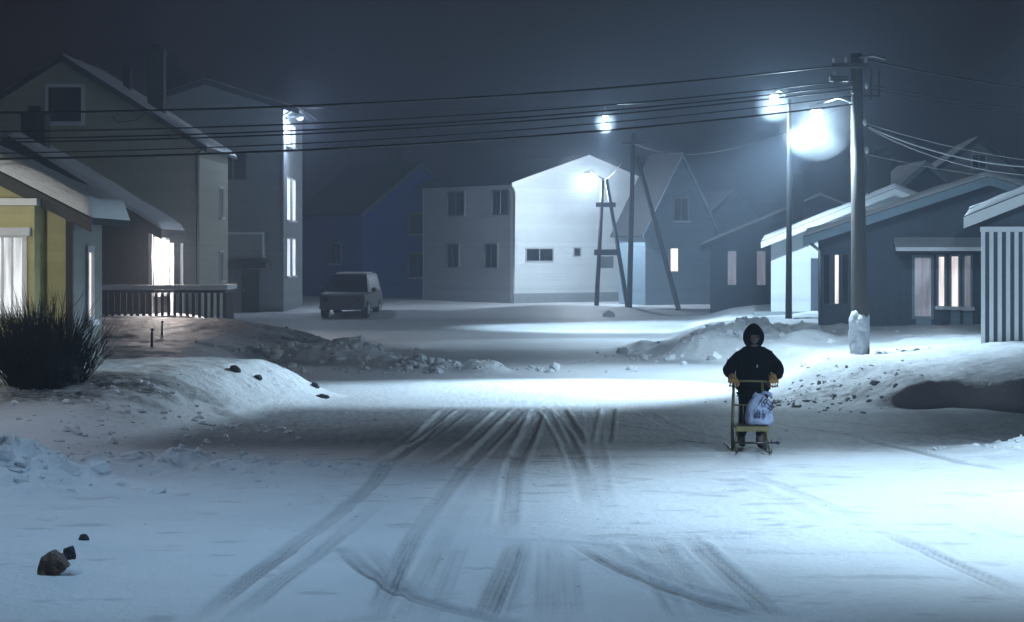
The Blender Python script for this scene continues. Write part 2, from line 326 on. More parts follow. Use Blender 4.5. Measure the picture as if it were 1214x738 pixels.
# ------------------------------------------------------------------ haze
hz = MB().box(-145, 145, -45, 275, -1.5, 16).build('haze', None)
m = bpy.data.materials.new('haze'); m.use_nodes = True; nt = m.node_tree; nt.nodes.clear()
o_ = N(nt, 'ShaderNodeOutputMaterial'); pv = N(nt, 'ShaderNodeVolumePrincipled')
pv.inputs['Color'].default_value = (.54, .65, .82, 1); pv.inputs['Density'].default_value = HAZE; pv.inputs['Anisotropy'].default_value = .60
nt.links.new(pv.outputs[0], o_.inputs['Volume']); hz.data.materials.append(m); tag(hz, kind='stuff')

# ------------------------------------------------------------------ snow rubble (broken ploughed snow, uncountable)
def chunks(name, spots, m, label, cat):
    """spots: list of (x, y, size)"""
    mb = MB()
    for x, y, s in spots:
        k = random.random() * 6; c = [random.uniform(.7, 1.25) for _ in range(12)]
        base = bpy_ico
        rot = Matrix.Rotation(random.random() * 6, 3, 'Z') @ Matrix.Rotation(random.random() * 2, 3, 'X')
        sx, sy, sz = s * random.uniform(.7, 1.4), s * random.uniform(.7, 1.2), s * random.uniform(.45, .9)
        z = gz(x, y)
        vs = []
        for i, v in enumerate(base[0]):
            q = rot @ (v * c[i % 12]); vs.append((x + q.x * sx, y + q.y * sy, z + q.z * sz + sz * .2))
        mb.add(vs, base[1])
    o = mb.build(name, m); tag(o, label, cat, kind='stuff'); return o
bm = bmesh.new(); bmesh.ops.create_icosphere(bm, subdivisions=1, radius=1); bpy_ico = ([v.co.copy() for v in bm.verts], [tuple(v.index for v in f.verts) for f in bm.faces]); bm.free()
sp = []
def scatter(n, cx, cy_, sx, sy, s0, s1):
    for _ in range(n):
        sp.append((random.gauss(cx, sx), random.gauss(cy_, sy), s0 * (s1 / s0) ** (random.random() ** 2)))
scatter(70, -5.7, 23.3, .6, .35, .03, .14); scatter(170, -4.6, 25.6, 1.5, .45, .02, .08); scatter(100, -2.6, 25.4, 1.2, .35, .012, .05)
scatter(150, -6.2, 29.5, 1.6, 1.8, .02, .09); scatter(40, -5, 31.5, 1, 1, .03, .10)
scatter(120, -2.0, 46.6, 1.6, .6, .04, .18); scatter(90, -4.5, 50.3, 1.3, .6, .05, .2)
scatter(50, 5.7, 37.2, .8, 1.4, .02, .08); scatter(22, 7.0, 38.5, 1, 1.2, .02, .07); scatter(60, 5.0, 36, .6, .8, .02, .07)
scatter(160, 5.6, 52.8, 1.4, 1.5, .05, .2); scatter(80, 7.1, 27.8, .6, .5, .02, .09); scatter(50, 7.6, 44, .8, .6, .03, .1)
scatter(120, 3, 23, 4, 4, .006, .018); scatter(90, -3.2, 22.5, 2.5, 1.2, .008, .022); scatter(30, -4.5, 56.5, 1.2, .6, .05, .14)
chunks('snow_rubble', sp, M['snow'], 'broken clumps of ploughed snow along the banks', 'snow rubble')

# stones
def stone(x, y, wd, ht, m, label, group=None, seed=1):
    bm = bmesh.new(); bmesh.ops.create_icosphere(bm, subdivisions=3, radius=1)
    for v in bm.verts:
        p = v.co.copy(); n = float(fbm(np.array(p.x * 1.3 + seed * 7.1 + p.z), np.array(p.y * 1.3 + seed * 3.3 + p.z * .7), 3, seed)); k = 1 + 1.0 * n + .5 * float(fbm(np.array(p.x * 4 + p.z * 2 + seed), np.array(p.y * 4 - p.z), 3, seed + 5))
        v.co = Vector((p.x * k * wd / 2, p.y * k * wd / 2.4, max(p.z * k, -.3) * ht * .8))
    me = bpy.data.meshes.new('stone'); bm.to_mesh(me); bm.free(); me.materials.append(m)
    o = bpy.data.objects.new('stone', me); COL.objects.link(o); o.location = (x, y, gz(x, y) - ht * .02)
    return tag(o, label, 'stone', group)
def stp(px, py, Y=None):
    if Y is None: Y = F * CH / (py - HY)
    return PX(px, Y), Y
stone(*stp(66, 681), .30, .22, M['stone_b'], 'brown rounded stone half buried in the foreground snow', 'stones in the snow', 1)
sc_ = bpy.data.objects['stone']; MB().ball((.14, -.02, .0), (.10, .13, .075), 16, 10, lambda d: 1 + .5 * float(fbm(np.array(d.x * 3), np.array(d.y * 3 + d.z * 2), 3, 8))).build('snow_cap', M['snow'], sc_, True)
stone(*stp(81, 664), .12, .14, M['stone_d'], 'small dark pointed stone just behind the big brown stone', 'stones in the snow', 2)
stone(*stp(100, 641), .09, .08, M['stone_d'], 'tiny dark stone in smooth snow, between the brown stone and the ploughed ridge', 'stones in the snow', 3)
stone(*stp(382, 476, 37.4), .24, .08, M['stone_d'], 'dark flat stone at the foot of the bright snow bank', 'stones in the snow', 4)
stone(*stp(373, 470, 38.2), .17, .12, M['stone_d'], 'small dark stone beside the flat one below the bright bank', 'stones in the snow', 5)
stone(*stp(306, 441, 36.3), .15, .09, M['stone_d'], 'dark stone on the crest of the left snow bank, right end of the bare soil patch', 'stones in the snow', 6)
stone(*stp(278, 437, 36), .2, .12, M['stone_d'], 'largest dark stone on the crest of the left snow bank', 'stones in the snow', 7)
stone(*stp(722, 378, 84), .45, .35, M['snow'], 'lone white clump of snow on the far road', None, 9)

# ------------------------------------------------------------------ houses
def house(name, label, loc, rz, wd, L, eave, ridge, wall_m, oh=.4, ohf=.35, roof_m=None, snow=.12, barge_m=None, base=-.6, cat='house', th=.13, snow_edge=0, ridge_x=0.0):
    h = empty(name, loc, label, cat, rz)
    wl = MB().prism([(-wd / 2, 0, base), (wd / 2, 0, base), (wd / 2, 0, eave), (ridge_x, 0, ridge), (-wd / 2, 0, eave)], (0, L, 0)).build('wall', wall_m, h)
    rb = MB(); sb = MB(); bb = MB()
    for s in (-1, 1):
        run = wd / 2 - s * ridge_x; sl = (ridge - eave) / run
        xo = s * (wd / 2 + oh); zo = eave - sl * oh
        y0, y1 = -ohf, L + ohf
        rb.prism([(ridge_x, y0, ridge + .01), (xo, y0, zo + .01), (xo, y0, zo + th), (ridge_x, y0, ridge + th)], (0, y1 - y0, 0))
        if snow:
            n1, n2 = 44, 30
            vs = []; fs = []
            for i in range(n1 + 1):
                for j in range(n2 + 1):
                    t = i / n1; x = ridge_x + (xo - ridge_x) * t; y = y0 + .03 + (y1 - y0 - .06) * j / n2
                    z = ridge + (zo - ridge) * t + th + .003
                    e = min(1, min(j, n2 - j) / .8 + .0, (n1 - i) / .8 + .0)
                    nn = 1 + 1.3 * float(fbm(np.array(x * .9 + loc[0]), np.array(y * .9), 5, 3))
                    vs.append((x, y, z + snow * e * nn)); 
            for i in range(n1):
                for j in range(n2): a = i * (n2 + 1) + j; fs.append((a, a + 1, a + n2 + 2, a + n2 + 1))
            # outer skirt so the blanket has thickness
            b0 = len(vs); vs += [(v[0], v[1], (ridge + (zo - ridge) * ((v[0] - ridge_x) / (xo - ridge_x)) + th + .002)) for v in vs[:b0]]
            per = [(i * (n2 + 1)) for i in range(n1 + 1)] + [n1 * (n2 + 1) + j for j in range(1, n2 + 1)] + [i * (n2 + 1) + n2 for i in range(n1 - 1, -1, -1)]
            for a, b in zip(per[:-1], per[1:]): fs.append((a, b, b + b0, a + b0))
            sb.add(vs, fs)
        bb.prism([(ridge_x, y0 - .035, ridge + th - .02), (xo, y0 - .035, zo + th - .02), (xo, y0 - .035, zo - .12), (ridge_x, y0 - .035, ridge - .12)], (0, .03, 0))
    rf = rb.build('roof', roof_m or M['roof'], h)
    if snow: sb.build('roof_snow', M['snow'], h, True)
    bb.build('barge_board', barge_m or M['dark'], h)
    h['dims'] = (wd, L, eave, ridge); h.id_properties_ensure()
    return h, rf
def window(h, face, u, z, w_, h_, lit=None, frame=None, mull=1, rails=0, trim=.07, sill=True, label=None):
    """face 'f' front gable, 'r' right side wall, 'l' left side wall; u along the wall, z centre"""
    wd, L, *_ = h['dims']
    def bx(mb, a0, a1, d0, d1, z0, z1):
        if face == 'f': mb.box(a0, a1, -d1, -d0, z0, z1)
        elif face == 'r': mb.box(wd / 2 + d0, wd / 2 + d1, a0, a1, z0, z1)
        else: mb.box(-wd / 2 - d1, -wd / 2 - d0, a0, a1, z0, z1)
    fb = MB()
    bx(fb, u - w_ / 2 - trim, u - w_ / 2, -.01, .06, z - h_ / 2, z + h_ / 2); bx(fb, u + w_ / 2, u + w_ / 2 + trim, -.01, .06, z - h_ / 2, z + h_ / 2)
    bx(fb, u - w_ / 2 - trim, u + w_ / 2 + trim, -.01, .062, z + h_ / 2, z + h_ / 2 + trim); bx(fb, u - w_ / 2 - trim, u + w_ / 2 + trim, -.01, .062, z - h_ / 2 - trim, z - h_ / 2)
    for k in range(mull): x = u - w_ / 2 + w_ * (k + 1) / (mull + 1); bx(fb, x - .02, x + .02, .02, .045, z - h_ / 2, z + h_ / 2)
    for k in range(rails): q = z - h_ / 2 + h_ * (k + 1) / (rails + 1); bx(fb, u - w_ / 2, u + w_ / 2, .02, .047, q - .02, q + .02)
    f = fb.build('window', frame or M['white'], h)
    if label: f['label'] = label
    pb = MB(); bx(pb, u - w_ / 2 + .001, u + w_ / 2 - .001, .004, .022, z - h_ / 2 + .001, z + h_ / 2 - .001); pb.build('pane', lit or M['glass'], f)
    if sill:
        s = MB(); bx(s, u - w_ / 2 - .1, u + w_ / 2 + .1, .063, .15, z - h_ / 2 - trim - .03, z - h_ / 2 - trim + .06); s.build('sill_snow', M['snow'], f)
    return f
def chimney(rf, x, y, z0, z1, wx=.6, wy=.6, cap=True):
    mb = MB().box(x - wx / 2, x + wx / 2, y - wy / 2, y + wy / 2, z0, z1)
    if cap: mb.box(x - wx / 2 - .06, x + wx / 2 + .06, y - wy / 2 - .06, y + wy / 2 + .06, z1 + .002, z1 + .1); mb.box(x - wx / 4, x + wx / 4, y - wy / 4, y + wy / 4, z1 + .1, z1 + .3)
    return mb.build('chimney', M['chimney'], rf)
def downpipe(h, x, y, z0, z1, m=None, r=.05, off=.35):
    return MB().tube([(x + off, y - .1, z1), (x + off * .5, y - .1, z1 - .15), (x, y - .1, z1 - .3), (x, y - .1, z0)], r, 8).build('downpipe', m or M['dark'], h, True)

# A: big gabled house at the left back
hA, rA = house('house', 'tall cream gabled house at the left back with a small attic window and tall chimney', (PX(76, 80), 80, .2), 0, 10.7, 8, 6.75, 10.15, M['cream'], oh=.35, ohf=.4, snow=.10, snow_edge=1)
window(hA, 'f', .03, 8.35, 1.3, 1.35, frame=M['white'], mull=0, trim=.13)
chimney(rA, 3.1, 3.2, 7.4, 10.75, .66, .66); chimney(rA, 1.55, 5, 8.6, 10.3, .3, .3, False)
downpipe(hA, 5.25, 0, -.3, 6.7); window(hA, 'r', 5.8, 4.6, .9, 1.2); window(hA, 'r', 5.8, 1.9, .9, 1.2)
MB().tube([(1.9, -.05, 7.9), (2.2, -.35, 7.6), (2.9, -.35, 7.7), (3.2, -.06, 8.0)], .02, 6).build('cable_bracket', M['dark'], hA)
# B: grey house behind, with side windows whose lamp reflections are painted as emission
hB, rB = house('house', 'tall grey house behind the cream one, bright windows down its right side', (PX(245, 92), 92, 0), 0, 7.0, 8.2, 9.3, 10.4, M['grey'], oh=.75, ohf=.4, snow=.08)
chimney(rB, -2.0, 2.5, 8.6, 11.7, .7, .7); chimney(rB, -1.15, 2.6, 8.6, 11.2, .9, .6, False); chimney(rB, -.05, .6, 10.2, 11.0, .14, .14, False)
for zc, hh in ((8.15, 1.0), (5.15, 1.9), (2.45, 1.7)):
    for uu in (1.6, 3.9): window(hB, 'r', uu, zc, 1.3, hh, lit=M['lit_reflect_cool'], mull=1)
bl = MB().box(3.5, 3.62, .5, .7, 8.75, 8.9).tube([(3.6, .6, 8.85), (4.1, .6, 8.95)], .03, 6).ball((4.15, .6, 8.88), (.2, .12, .07), 12, 6).build('wall_lamp', M['metal'], hB); MB().ball((4.15, .6, 8.80), (.14, .1, .05), 12, 6).build('lamp_lens', M['lit_hot'], bl, True)
bo = bpy.data.lights.new('light', 'POINT'); bo.energy = 850; bo.color = (.60, .76, 1); bo.shadow_soft_size = .08; bo_ = bpy.data.objects.new('light', bo); COL.objects.link(bo_); bo_.parent = hB; bo_.location = (4.3, .6, 8.55)
downpipe(hB, 3.45, 0, 0, 9.2, M['metal'], .05, .6)
MB().box(-1.0, 2.7, -1.3, -1.22, 2.55, 3.5).box(-1.0, 2.7, -1.22, -.01, 2.45, 2.55).box(-1.0, -.93, -1.22, -.01, 2.55, 3.5).box(2.63, 2.7, -1.22, -.01, 2.55, 3.5).build('balcony', M['grey'], hB)
MB().box(-1.06, 2.76, -1.36, -1.17, 3.503, 3.6).build('balcony_snow', M['snow'], hB)
MB().box(-.7, 2.9, -1.7, -.01, 2.0, 2.25).build('canopy', M['dark'], hB)
window(hB, 'f', 1.2, 6.6, 1.2, 1.2, sill=False, frame=M['grey']); d = MB().box(1.6, 2.4, -.05, 0, -.2, 1.9).build('door', M['dark'], hB); MB().box(1.68, 1.72, -.12, -.051, .9, 1.0).build('handle', M['metal'], d)
MB().box(-.9, 1.2, -.045, 0, -.2, 1.85).build('garage_door', M['grey'], hB)
# yellow house, close left
Xr = PX(85, 35)
hK, rK = house('yellow_house', 'yellow clapboard house close on the left edge with thick snow on its roof', (Xr - 4.0, 35, .5), 0, 8.0, 2.5, 2.92, 4.95, M['yellow'], oh=.45, ohf=.5, snow=.24, barge_m=M['dark'])
bx1 = PX(40, 34.2) - (Xr - 4.0); by = -.8
MB().box(bx1 - 2.6, bx1, by, -.002, -.4, 3.02).build('bay', M['yellow'], hK)
MB().box(bx1 - 2.7, bx1 + .06, by - .05, -.003, 3.023, 3.14).build('cornice', M['white'], hK)
MB().box(bx1 - .07, bx1 + .015, by - .015, by + .06, -.4, 3.02).build('corner_board', M['yellow'], hK)
MB().box(3.9, 4.02, -.02, .1, -.4, 3.0).build('corner_board', M['dark'], hK)
wz0, wz1 = PZ(372, 34.2) - .5, PZ(282, 34.2) - .5; wx0, wx1 = PX(-8, 34.2) - (Xr - 4), PX(27, 34.2) - (Xr - 4)
f = MB()
for a, b_2 in ((wx0 - .08, wx0), (wx1, wx1 + .08)): f.box(a, b_2, by - .06, by + .01, wz0, wz1)
f.box(wx0 - .08, wx1 + .08, by - .062, by + .01, wz1, wz1 + .08).box(wx0 - .08, wx1 + .08, by - .062, by + .01, wz0 - .08, wz0)
for k in (.33, .66): x = wx0 + (wx1 - wx0) * k; f.box(x - .02, x + .02, by - .045, by - .02, wz0, wz1)
f = f.build('window', M['white'], hK); MB().box(wx0, wx1, by - .02, by - .004, wz0, wz1).build('pane', M['lit_k'], f); MB().box(wx0 - .16, wx1 + .16, by - .2, by - .063, wz1 + .03, wz1 + .17).build('hood_snow', M['snow'], f)
window(hK, 'r', 1.35, 1.65, .34, 1.15, lit=M['lit_warm'], mull=0, trim=.12, frame=M['palegrey'])
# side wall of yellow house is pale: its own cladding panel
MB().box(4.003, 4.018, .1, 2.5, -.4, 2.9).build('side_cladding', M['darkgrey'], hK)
# brown house with lit porch
XM = PX(15, 62)
hM, rM = house('cabin', 'low dark brown house with a blazing lit side entrance and a railed deck', (XM, 62, .7), 0, 2 * (PX(180, 62) - XM), 3.4, 2.75, 5.35, M['brown'], oh=.38, ohf=.5, snow=.16, th=.2, barge_m=M['dark'])
chimney(rM, .35, 1.5, 4.8, 6.3, .75, .75)
hw_ = hM['dims'][0] / 2
for u0, ww, mt in ((.4, .5, 'lit_hot'), (1.3, .8, 'lit_hot'), (2.4, .8, 'lit_reflect_cool')): window(hM, 'r', u0, 1.55, ww, 1.7, lit=M[mt], mull=0, rails=1, sill=False)
MB().box(hw_ - .1, hw_ + .02, -.03, .08, 0, 2.6).build('corner_board', M['white'], hM)
for yy in (1.8, 3.6): MB().box(hw_ + .27, hw_ + .36, yy, yy + .1, 0, 2.3).build('porch_post', M['white'], hM)
lampb = MB().ball((hw_ + .2, .5, 2.05), .09, 12, 8).build('porch_lamp', M['bulb_warm'], hM, True)
dk = MB(); x0, x1 = PX(122, 60.5) - XM, PX(266, 60.5) - XM
dk.box(x0 - 1, x1, -1.5, -.02, -.15, -.02).box(hw_ + .003, x1, -.02, .5, -.15, -.02).build('deck', M['brown'], hM)
rl = MB(); zt = PZ(342, 60.5) - .7
n = 26
for i in range(n): x = x0 - 1 + (x1 - x0 + 1) * i / (n - 1); rl.box(x - .045, x + .045, -1.52, -1.48, -.1, zt - .14)
for i in range(7): y = -1.3 + 1.7 * i / 6; rl.box(x1 - .02, x1 + .02, y - .045, y + .045, -.1, zt - .14)
rl.box(x0 - 1, x1 + .03, -1.53, -1.47, zt - .137, zt - .05).box(x1 - .03, x1 + .03, -1.46, .45, zt - .137, zt - .05).box(x0 - 1, x1 + .03, -1.55, -1.534, -.1, .0)
rl.build('railing', M['dark'], hM)
MB().box(x0 - 1, x1 + .1, -1.62, -1.40, zt - .045, zt + .1).box(x1 - .12, x1 + .1, -1.398, .5, zt - .045, zt + .1).build('railing_snow', M['snow'], hM)
pl_ = bpy.data.lights.new('light', 'POINT'); pl_.energy = 600; pl_.color = (1, .88, .84); pl_.shadow_soft_size = .08
po_ = bpy.data.objects.new('light', pl_); COL.objects.link(po_); po_.parent = hM; po_.location = (hw_ + .36, .5, 1.9)
# C: blue house
angC = math.atan2(.587, .81)
def corner_house(name, label, X, Y, ang, wd, *a, **k):   # origin given at the left front corner of the gable
    c = (X + math.cos(ang) * wd / 2, Y + math.sin(ang) * wd / 2, k.pop('z', 0)); return house(name, label, c, ang, wd, *a, **k)
hC, rC = corner_house('house', 'dark blue gabled house half lost in the haze behind the parked vehicle', PX(430, 120), 120, angC, 7.8, 7.6, 5.1, 8.0, M['blue'], oh=.3, snow=0, barge_m=M['bluegrey'])
chimney(rC, -.3, 2.2, 7.2, 9.0, .6, .6); window(hC, 'f', 0, 4.4, 1.3, 1.2, sill=True, frame=M['bluegrey']); window(hC, 'f', 0, 1.9, 1.3, 1.4, frame=M['bluegrey']); window(hC, 'l', 3, 2.6, 1.1, 1.2, frame=M['palegrey'])
window(hC, 'f', 2.4, 1.9, 1, 1.3, frame=M['bluegrey'])
# white house with lit gable
angW = math.atan2(.594, .804)
hW, rW = corner_house('house', 'white house with a dark roof, its gable lit up by a street lamp', PX(609, 107), 107, angW, 9.7, 8.6, 6.35, 7.85, M['whitewall'], oh=.35, snow=0, ohf=.3, barge_m=M['white'])
window(hW, 'f', -3.15, 2.55, 1.75, .62, frame=M['palegrey'], mull=1, sill=False); window(hW, 'f', -.6, 2.7, .42, .4, frame=M['palegrey'], mull=0, sill=False)
for u_, z_, a_, b_3 in ((1.15, 5.35, 1.5, 1.25), (5.3, 5.35, 1.6, 1.25), (2.0, 2.5, 1.1, 1.2), (5.6, 2.5, 1.1, 1.2)): window(hW, 'l', u_, z_, a_, b_3, frame=M['darkgrey'], mull=1, sill=False)
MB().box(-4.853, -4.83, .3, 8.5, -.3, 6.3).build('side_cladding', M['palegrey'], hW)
MB().tube([(-5.2, -.15, 6.15), (-4.9, -.1, 5.9), (-4.87, -.08, 5.7), (-4.87, -.08, 0)], .06, 8).build('downpipe', M['dark'], hW)
MB().box(-4.9, 4.9, -.06, -.001, -.2, .5).build('plinth', M['grey'], hW)
MB().box(3.6, 4.7, -1.4, -.003, -.2, 2.0).build('porch', M['whitewall'], hW)
# D: steep house beside it
hD, rD = house('house', 'steep narrow pale house with one lit window, right of the white house', (PX(806, 104), 104, 0), R(24), 4.0, 3.0, 4.0, 7.7, M['bluegrey'], oh=.3, snow=0, barge_m=M['bluegrey'])
window(hD, 'f', .05, 4.9, .8, 1.15, frame=M['palegrey']); window(hD, 'f', -.35, 2.3, .42, 1.15, lit=M['lit_hot'], mull=0, frame=M['palegrey'], sill=False)
hD2, rD2 = house('house', 'low dark roofed wing in the haze behind the steep narrow house', (PX(868, 112), 112, 0), R(10), 6, 5, 3.2, 6.0, M['bluegrey'], oh=.4, snow=.05, barge_m=M['slate'])
# right hand row, gables to the street
def row(name, label, xl, Yf, L, wd, ye, slope, wm, **k):
    X0 = PX(xl, Yf); e = PZ(ye, Yf); b = k.pop('b', .35); a = -k.pop('ang', math.atan2(X0, Yf))
    return house(name, label, (X0 + math.cos(a) * wd / 2, Yf + math.sin(a) * wd / 2, b), a, wd, L, e - b, e - b + slope * wd / 2, wm, **k)
hE, rE = row('row_house', 'furthest dark row house on the right, faint in the haze', 842, 84, 7, 9, 290, .42, M['slate'], oh=.4, ohf=.5, snow=.10)
for u_ in (-3.6, -2.4): window(hE, 'f', u_, 1.7, .35, 1.4, frame=M['slate'], lit=M['lit_dim'], sill=False, mull=0)
hF, rF = row('row_house', 'row house with a brightly lit white front wall behind the far lamp post', 914, 72, 8, 8.6, 286, .40, M['whitewall'], oh=.35, ohf=.7, snow=.14, barge_m=M['white'], b=.3)
chimney(rF, -.35, 3, 4, 5.9, .8, .6); chimney(rF, -3.3, 3, 3, 5.3, .35, .35, False); MB().box(-4.9, 4.9, -.04, -.001, -.2, .3).build('plinth', M['grey'], hF); d = MB().box(-2.9, -2.0, -.05, 0, .3, 2.2).build('door', M['slate'], hF); MB().box(-2.1, -2.06, -.1, -.051, 1.2, 1.3).build('handle', M['metal'], d)
hG, rG = row('row_house', 'slate blue row house with a row of tall slim lit windows behind the utility pole', 970, 54, 9, 8.8, 281, .33, M['slate'], oh=.4, ohf=.7, snow=.16, barge_m=M['bluegrey'])
aG = math.atan2(PX(970, 54), 54)
def gx(px): k = (px - CX) / F; return (k * 54 - PX(970, 54)) / (math.cos(aG) + k * math.sin(aG)) - 4.4
downpipe(hG, gx(972), 0, -.2, 2.7, M['metal'], .045, -.35)
window(hG, 'f', gx(1094), 1.45, .42, 1.55, lit=M['lit_dim'], mull=0, rails=0, frame=M['bluegrey'], sill=False)
for px_, mt, hh, wq in ((1116, 'lit_warm', 1.30, .14), (1132, 'lit_warm', 1.32, .17), (1147, 'lit_dim', 1.35, .15)): window(hG, 'f', gx(px_), 1.6, wq, hh, lit=M[mt], mull=0, frame=M['bluegrey'], sill=True, trim=.06)
for px_ in (980, 992, 1002): window(hG, 'f', gx(px_), 1.65, .10 if px_ == 992 else .14, 1.3, lit=M['lit_warm'] if px_ == 992 else M['glass'], mull=0, frame=M['slate'], sill=False)
MB().box(gx(1086), gx(1104), -.03, 0, -.3, .6).box(gx(1127), gx(1138), -.03, 0, -.3, .85).box(gx(1142), gx(1153), -.03, 0, -.3, .85).build('panel', M['bluegrey'], hG)
MB().prism([(gx(1060), -.003, 2.55), (gx(1060), -1.2, 2.32), (gx(1060), -1.2, 2.4), (gx(1060), -.003, 2.65)], (gx(1165) - gx(1060), 0, 0)).build('porch_roof', M['roof'], hG)
MB().prism([(gx(1060), -.003, 2.653), (gx(1060), -1.22, 2.403), (gx(1060), -1.22, 2.5), (gx(1060), -.003, 2.77)], (gx(1165) - gx(1060), 0, 0)).build('porch_snow', M['snow'], hG)
hH, rH = row('garage', 'nearest building on the right, white front of upright ribbed boards', 1163, 42.5, 8, 9, 257, .40, M['slate'], oh=.35, ohf=.9, snow=.16, barge_m=M['white'], b=.7, cat='garage')
rb_ = MB(); x = -4.5
while x < 1.5:
    rb_.box(x, x + .085, -.07, -.001, -.3, 2.45); x += .17
rb_.build('ribbed_cladding', M['white'], hH); MB().box(-4.52, 4.5, -.09, -.001, 2.453, 2.56).build('fascia', M['white'], hH)
bs = MB(); bs.prism([(-4.85, -.99, 2.95), (-2.2, -.99, 4.17), (-2.2, -.99, 3.95), (-4.85, -.99, 2.73)], (0, .04, 0))
# tall houses behind the row
hI, rI = house('house', 'tall gabled house rising above the right hand row with one attic window', (PX(1158, 96), 96, 0), R(-6), 6.0, 8, 5.8, 8.0, M['palegrey'], oh=.5, snow=.08)
window(hI, 'f', .1, 7.0, .6, .6); chimney(rI, 3.4, 2, 5.5, 7.4, 1.2, .8, False)
hJ, rJ = house('house', 'dark gabled house with pale barge boards peeping over the row roofs', (PX(1097, 84), 84, 0), 0, 2.6, 6, 5.2, 6.35, M['slate'], oh=.3, snow=.05, barge_m=M['bluegrey'])

# ------------------------------------------------------------------ lamps and poles
def light(kind, loc, watts, col, parent, cone=60, rad=.12):
    l = bpy.data.lights.new('light', kind); l.energy = watts; l.color = col; l.shadow_soft_size = rad
    if kind == 'SPOT': l.spot_size = R(2 * cone); l.spot_blend = .55
    o = bpy.data.objects.new('light', l); COL.objects.link(o); o.location = loc
    if parent: o.parent = parent
    return o
def lamp_head(parent, p, key, s=1.0, fr=.8):
    """luminaire hanging at local point p; the bulb glows all round, the hood throws most light down"""
    W, G, c, cone, *throws = LAMPS[key]; x, y, z = p
    hd = MB().ball((x, y, z + .08 * s), (.13 * s, .10 * s, .05 * s), 14, 8).build('lamp_hood', M['metal'], parent, True)
    MB().ball((x, y, z - .02 * s), (.12 * s, .11 * s, .09 * s), 20, 14).build('lamp_lens', M['bulb'], hd, True)
    fm = bpy.data.materials.new('lamp_halo'); fm.use_nodes = True; ft = fm.node_tree; ft.nodes.clear()
    fo = N(ft, 'ShaderNodeOutputMaterial'); fv = N(ft, 'ShaderNodeVolumePrincipled'); fv.inputs['Color'].default_value = (.92, .96, 1, 1); fv.inputs['Density'].default_value = .020 / fr; fv.inputs['Anisotropy'].default_value = .2
    ft.links.new(fv.outputs[0], fo.inputs['Volume'])
    if fr: fb = MB().ball((0, 0, 0), (fr, fr, fr), 32, 20).build('halo_ball', fm, parent, True, (x, y, z - .20 * s)); fb['kind'] = 'stuff'  # scattering ball added round the bulb to imitate a soft lamp halo
    if G: light('POINT', (x, y, z - .20 * s), G, c, parent, rad=.1)
    if W and cone: light('SPOT', (x, y, z - .20 * s), W, c, parent, cone, .15)
    for thr in throws:
        o = light('SPOT', (x, y, z - .20 * s), thr[0], c, parent, thr[1], .15); o.data.spot_blend = .8
        d = Vector(thr[2:5]) - (Vector(parent.location) + Vector((x, y, z - .20 * s))); o.rotation_euler = d.to_track_quat('-Z', 'Y').to_euler()

# main utility pole
pb = P(1020, 424, 44); base = Vector((pb.x, 44, gz(pb.x, 44)))
up = empty('utility_pole', base, 'thick wooden utility pole with a bright street lamp and snow plastered on its foot', 'utility pole')
top = P(1015, 64, 44) - base
MB().tube([(0, 0, -.5), (0, 0, 0), (top.x * .5, 0, top.z * .5), (top.x, 0, top.z)], [.215, .205, .155, .12], 20).build('pole', M['wood'], up, True)
arm = P(968, 133, 44.35) - base
MB().tube([(top.x * .8, -.1, arm.z + .14), (arm.x * .5, arm.y * .5, arm.z + .3), (arm.x, arm.y, arm.z + .16)], .03, 8).build('lamp_arm', M['metal'], up, True)
lamp_head(up, arm, 'bank', 1.2, .85)
ps = MB(); vs = []; fs = []
for j in range(31):
    for i in range(36):
        a = 2 * math.pi * i / 36; z = 1.0 * j / 30 * (.98 + .3 * float(fbm(np.array(math.cos(a) * 1.6 + 2), np.array(math.sin(a) * 1.6 + 7), 3, 4))); n = float(fbm(np.array(math.cos(a) * 2.5 + 9), np.array(math.sin(a) * 2.5 + z * 5.5), 4, 14)); side = .5 + .5 * math.cos(a - R(215))
        r = .212 + (.03 + .17 * n) * side * min(1, (30 - j) / 3) - .02 * (1 - side) - (.03 if j in (0, 30) else 0)
        vs.append((r * math.cos(a), r * math.sin(a), z - .05))
fs = [(j * 36 + i, j * 36 + (i + 1) % 36, (j + 1) * 36 + (i + 1) % 36, (j + 1) * 36 + i) for j in range(30) for i in range(36)]
ps.add(vs, fs).build('plastered_snow', M['snow'], up, True)
MB().box(-.55 + top.x, .25 + top.x, -.2, -.1, top.z - .32, top.z - .22).box(-.6 + top.x, -.2 + top.x, -.25, -.05, top.z - .62, top.z - .5).build('crossarm', M['wood'], up)
for dx, dz in ((-.5, -.15), (-.25, -.15), (.18, -.15), (-.5, -.45), (.2, -.7), (.16, -1.5), (.2, -2.1)):
    MB().ball((top.x + dx, -.16, top.z + dz), (.045, .045, .08), 8, 6).build('insulator', M['white'], up, True)
MB().tube([(top.x + .05, -.1, top.z - .1), (top.x + .35, -.1, top.z - .05), (top.x + .62, -.1, top.z - .12)], .035, 8).build('bracket', M['metal'], up, True)
MB().box(top.x + .28, top.x + .32, -.14, -.1, top.z - 1.0, top.z - .3).box(top.x + .45, top.x + .49, -.14, -.1, top.z - .9, top.z - .3).box(top.x + .1, top.x + .5, -.15, -.09, top.z - .95, top.z - .9).build('switch_gear', M['dark'], up)
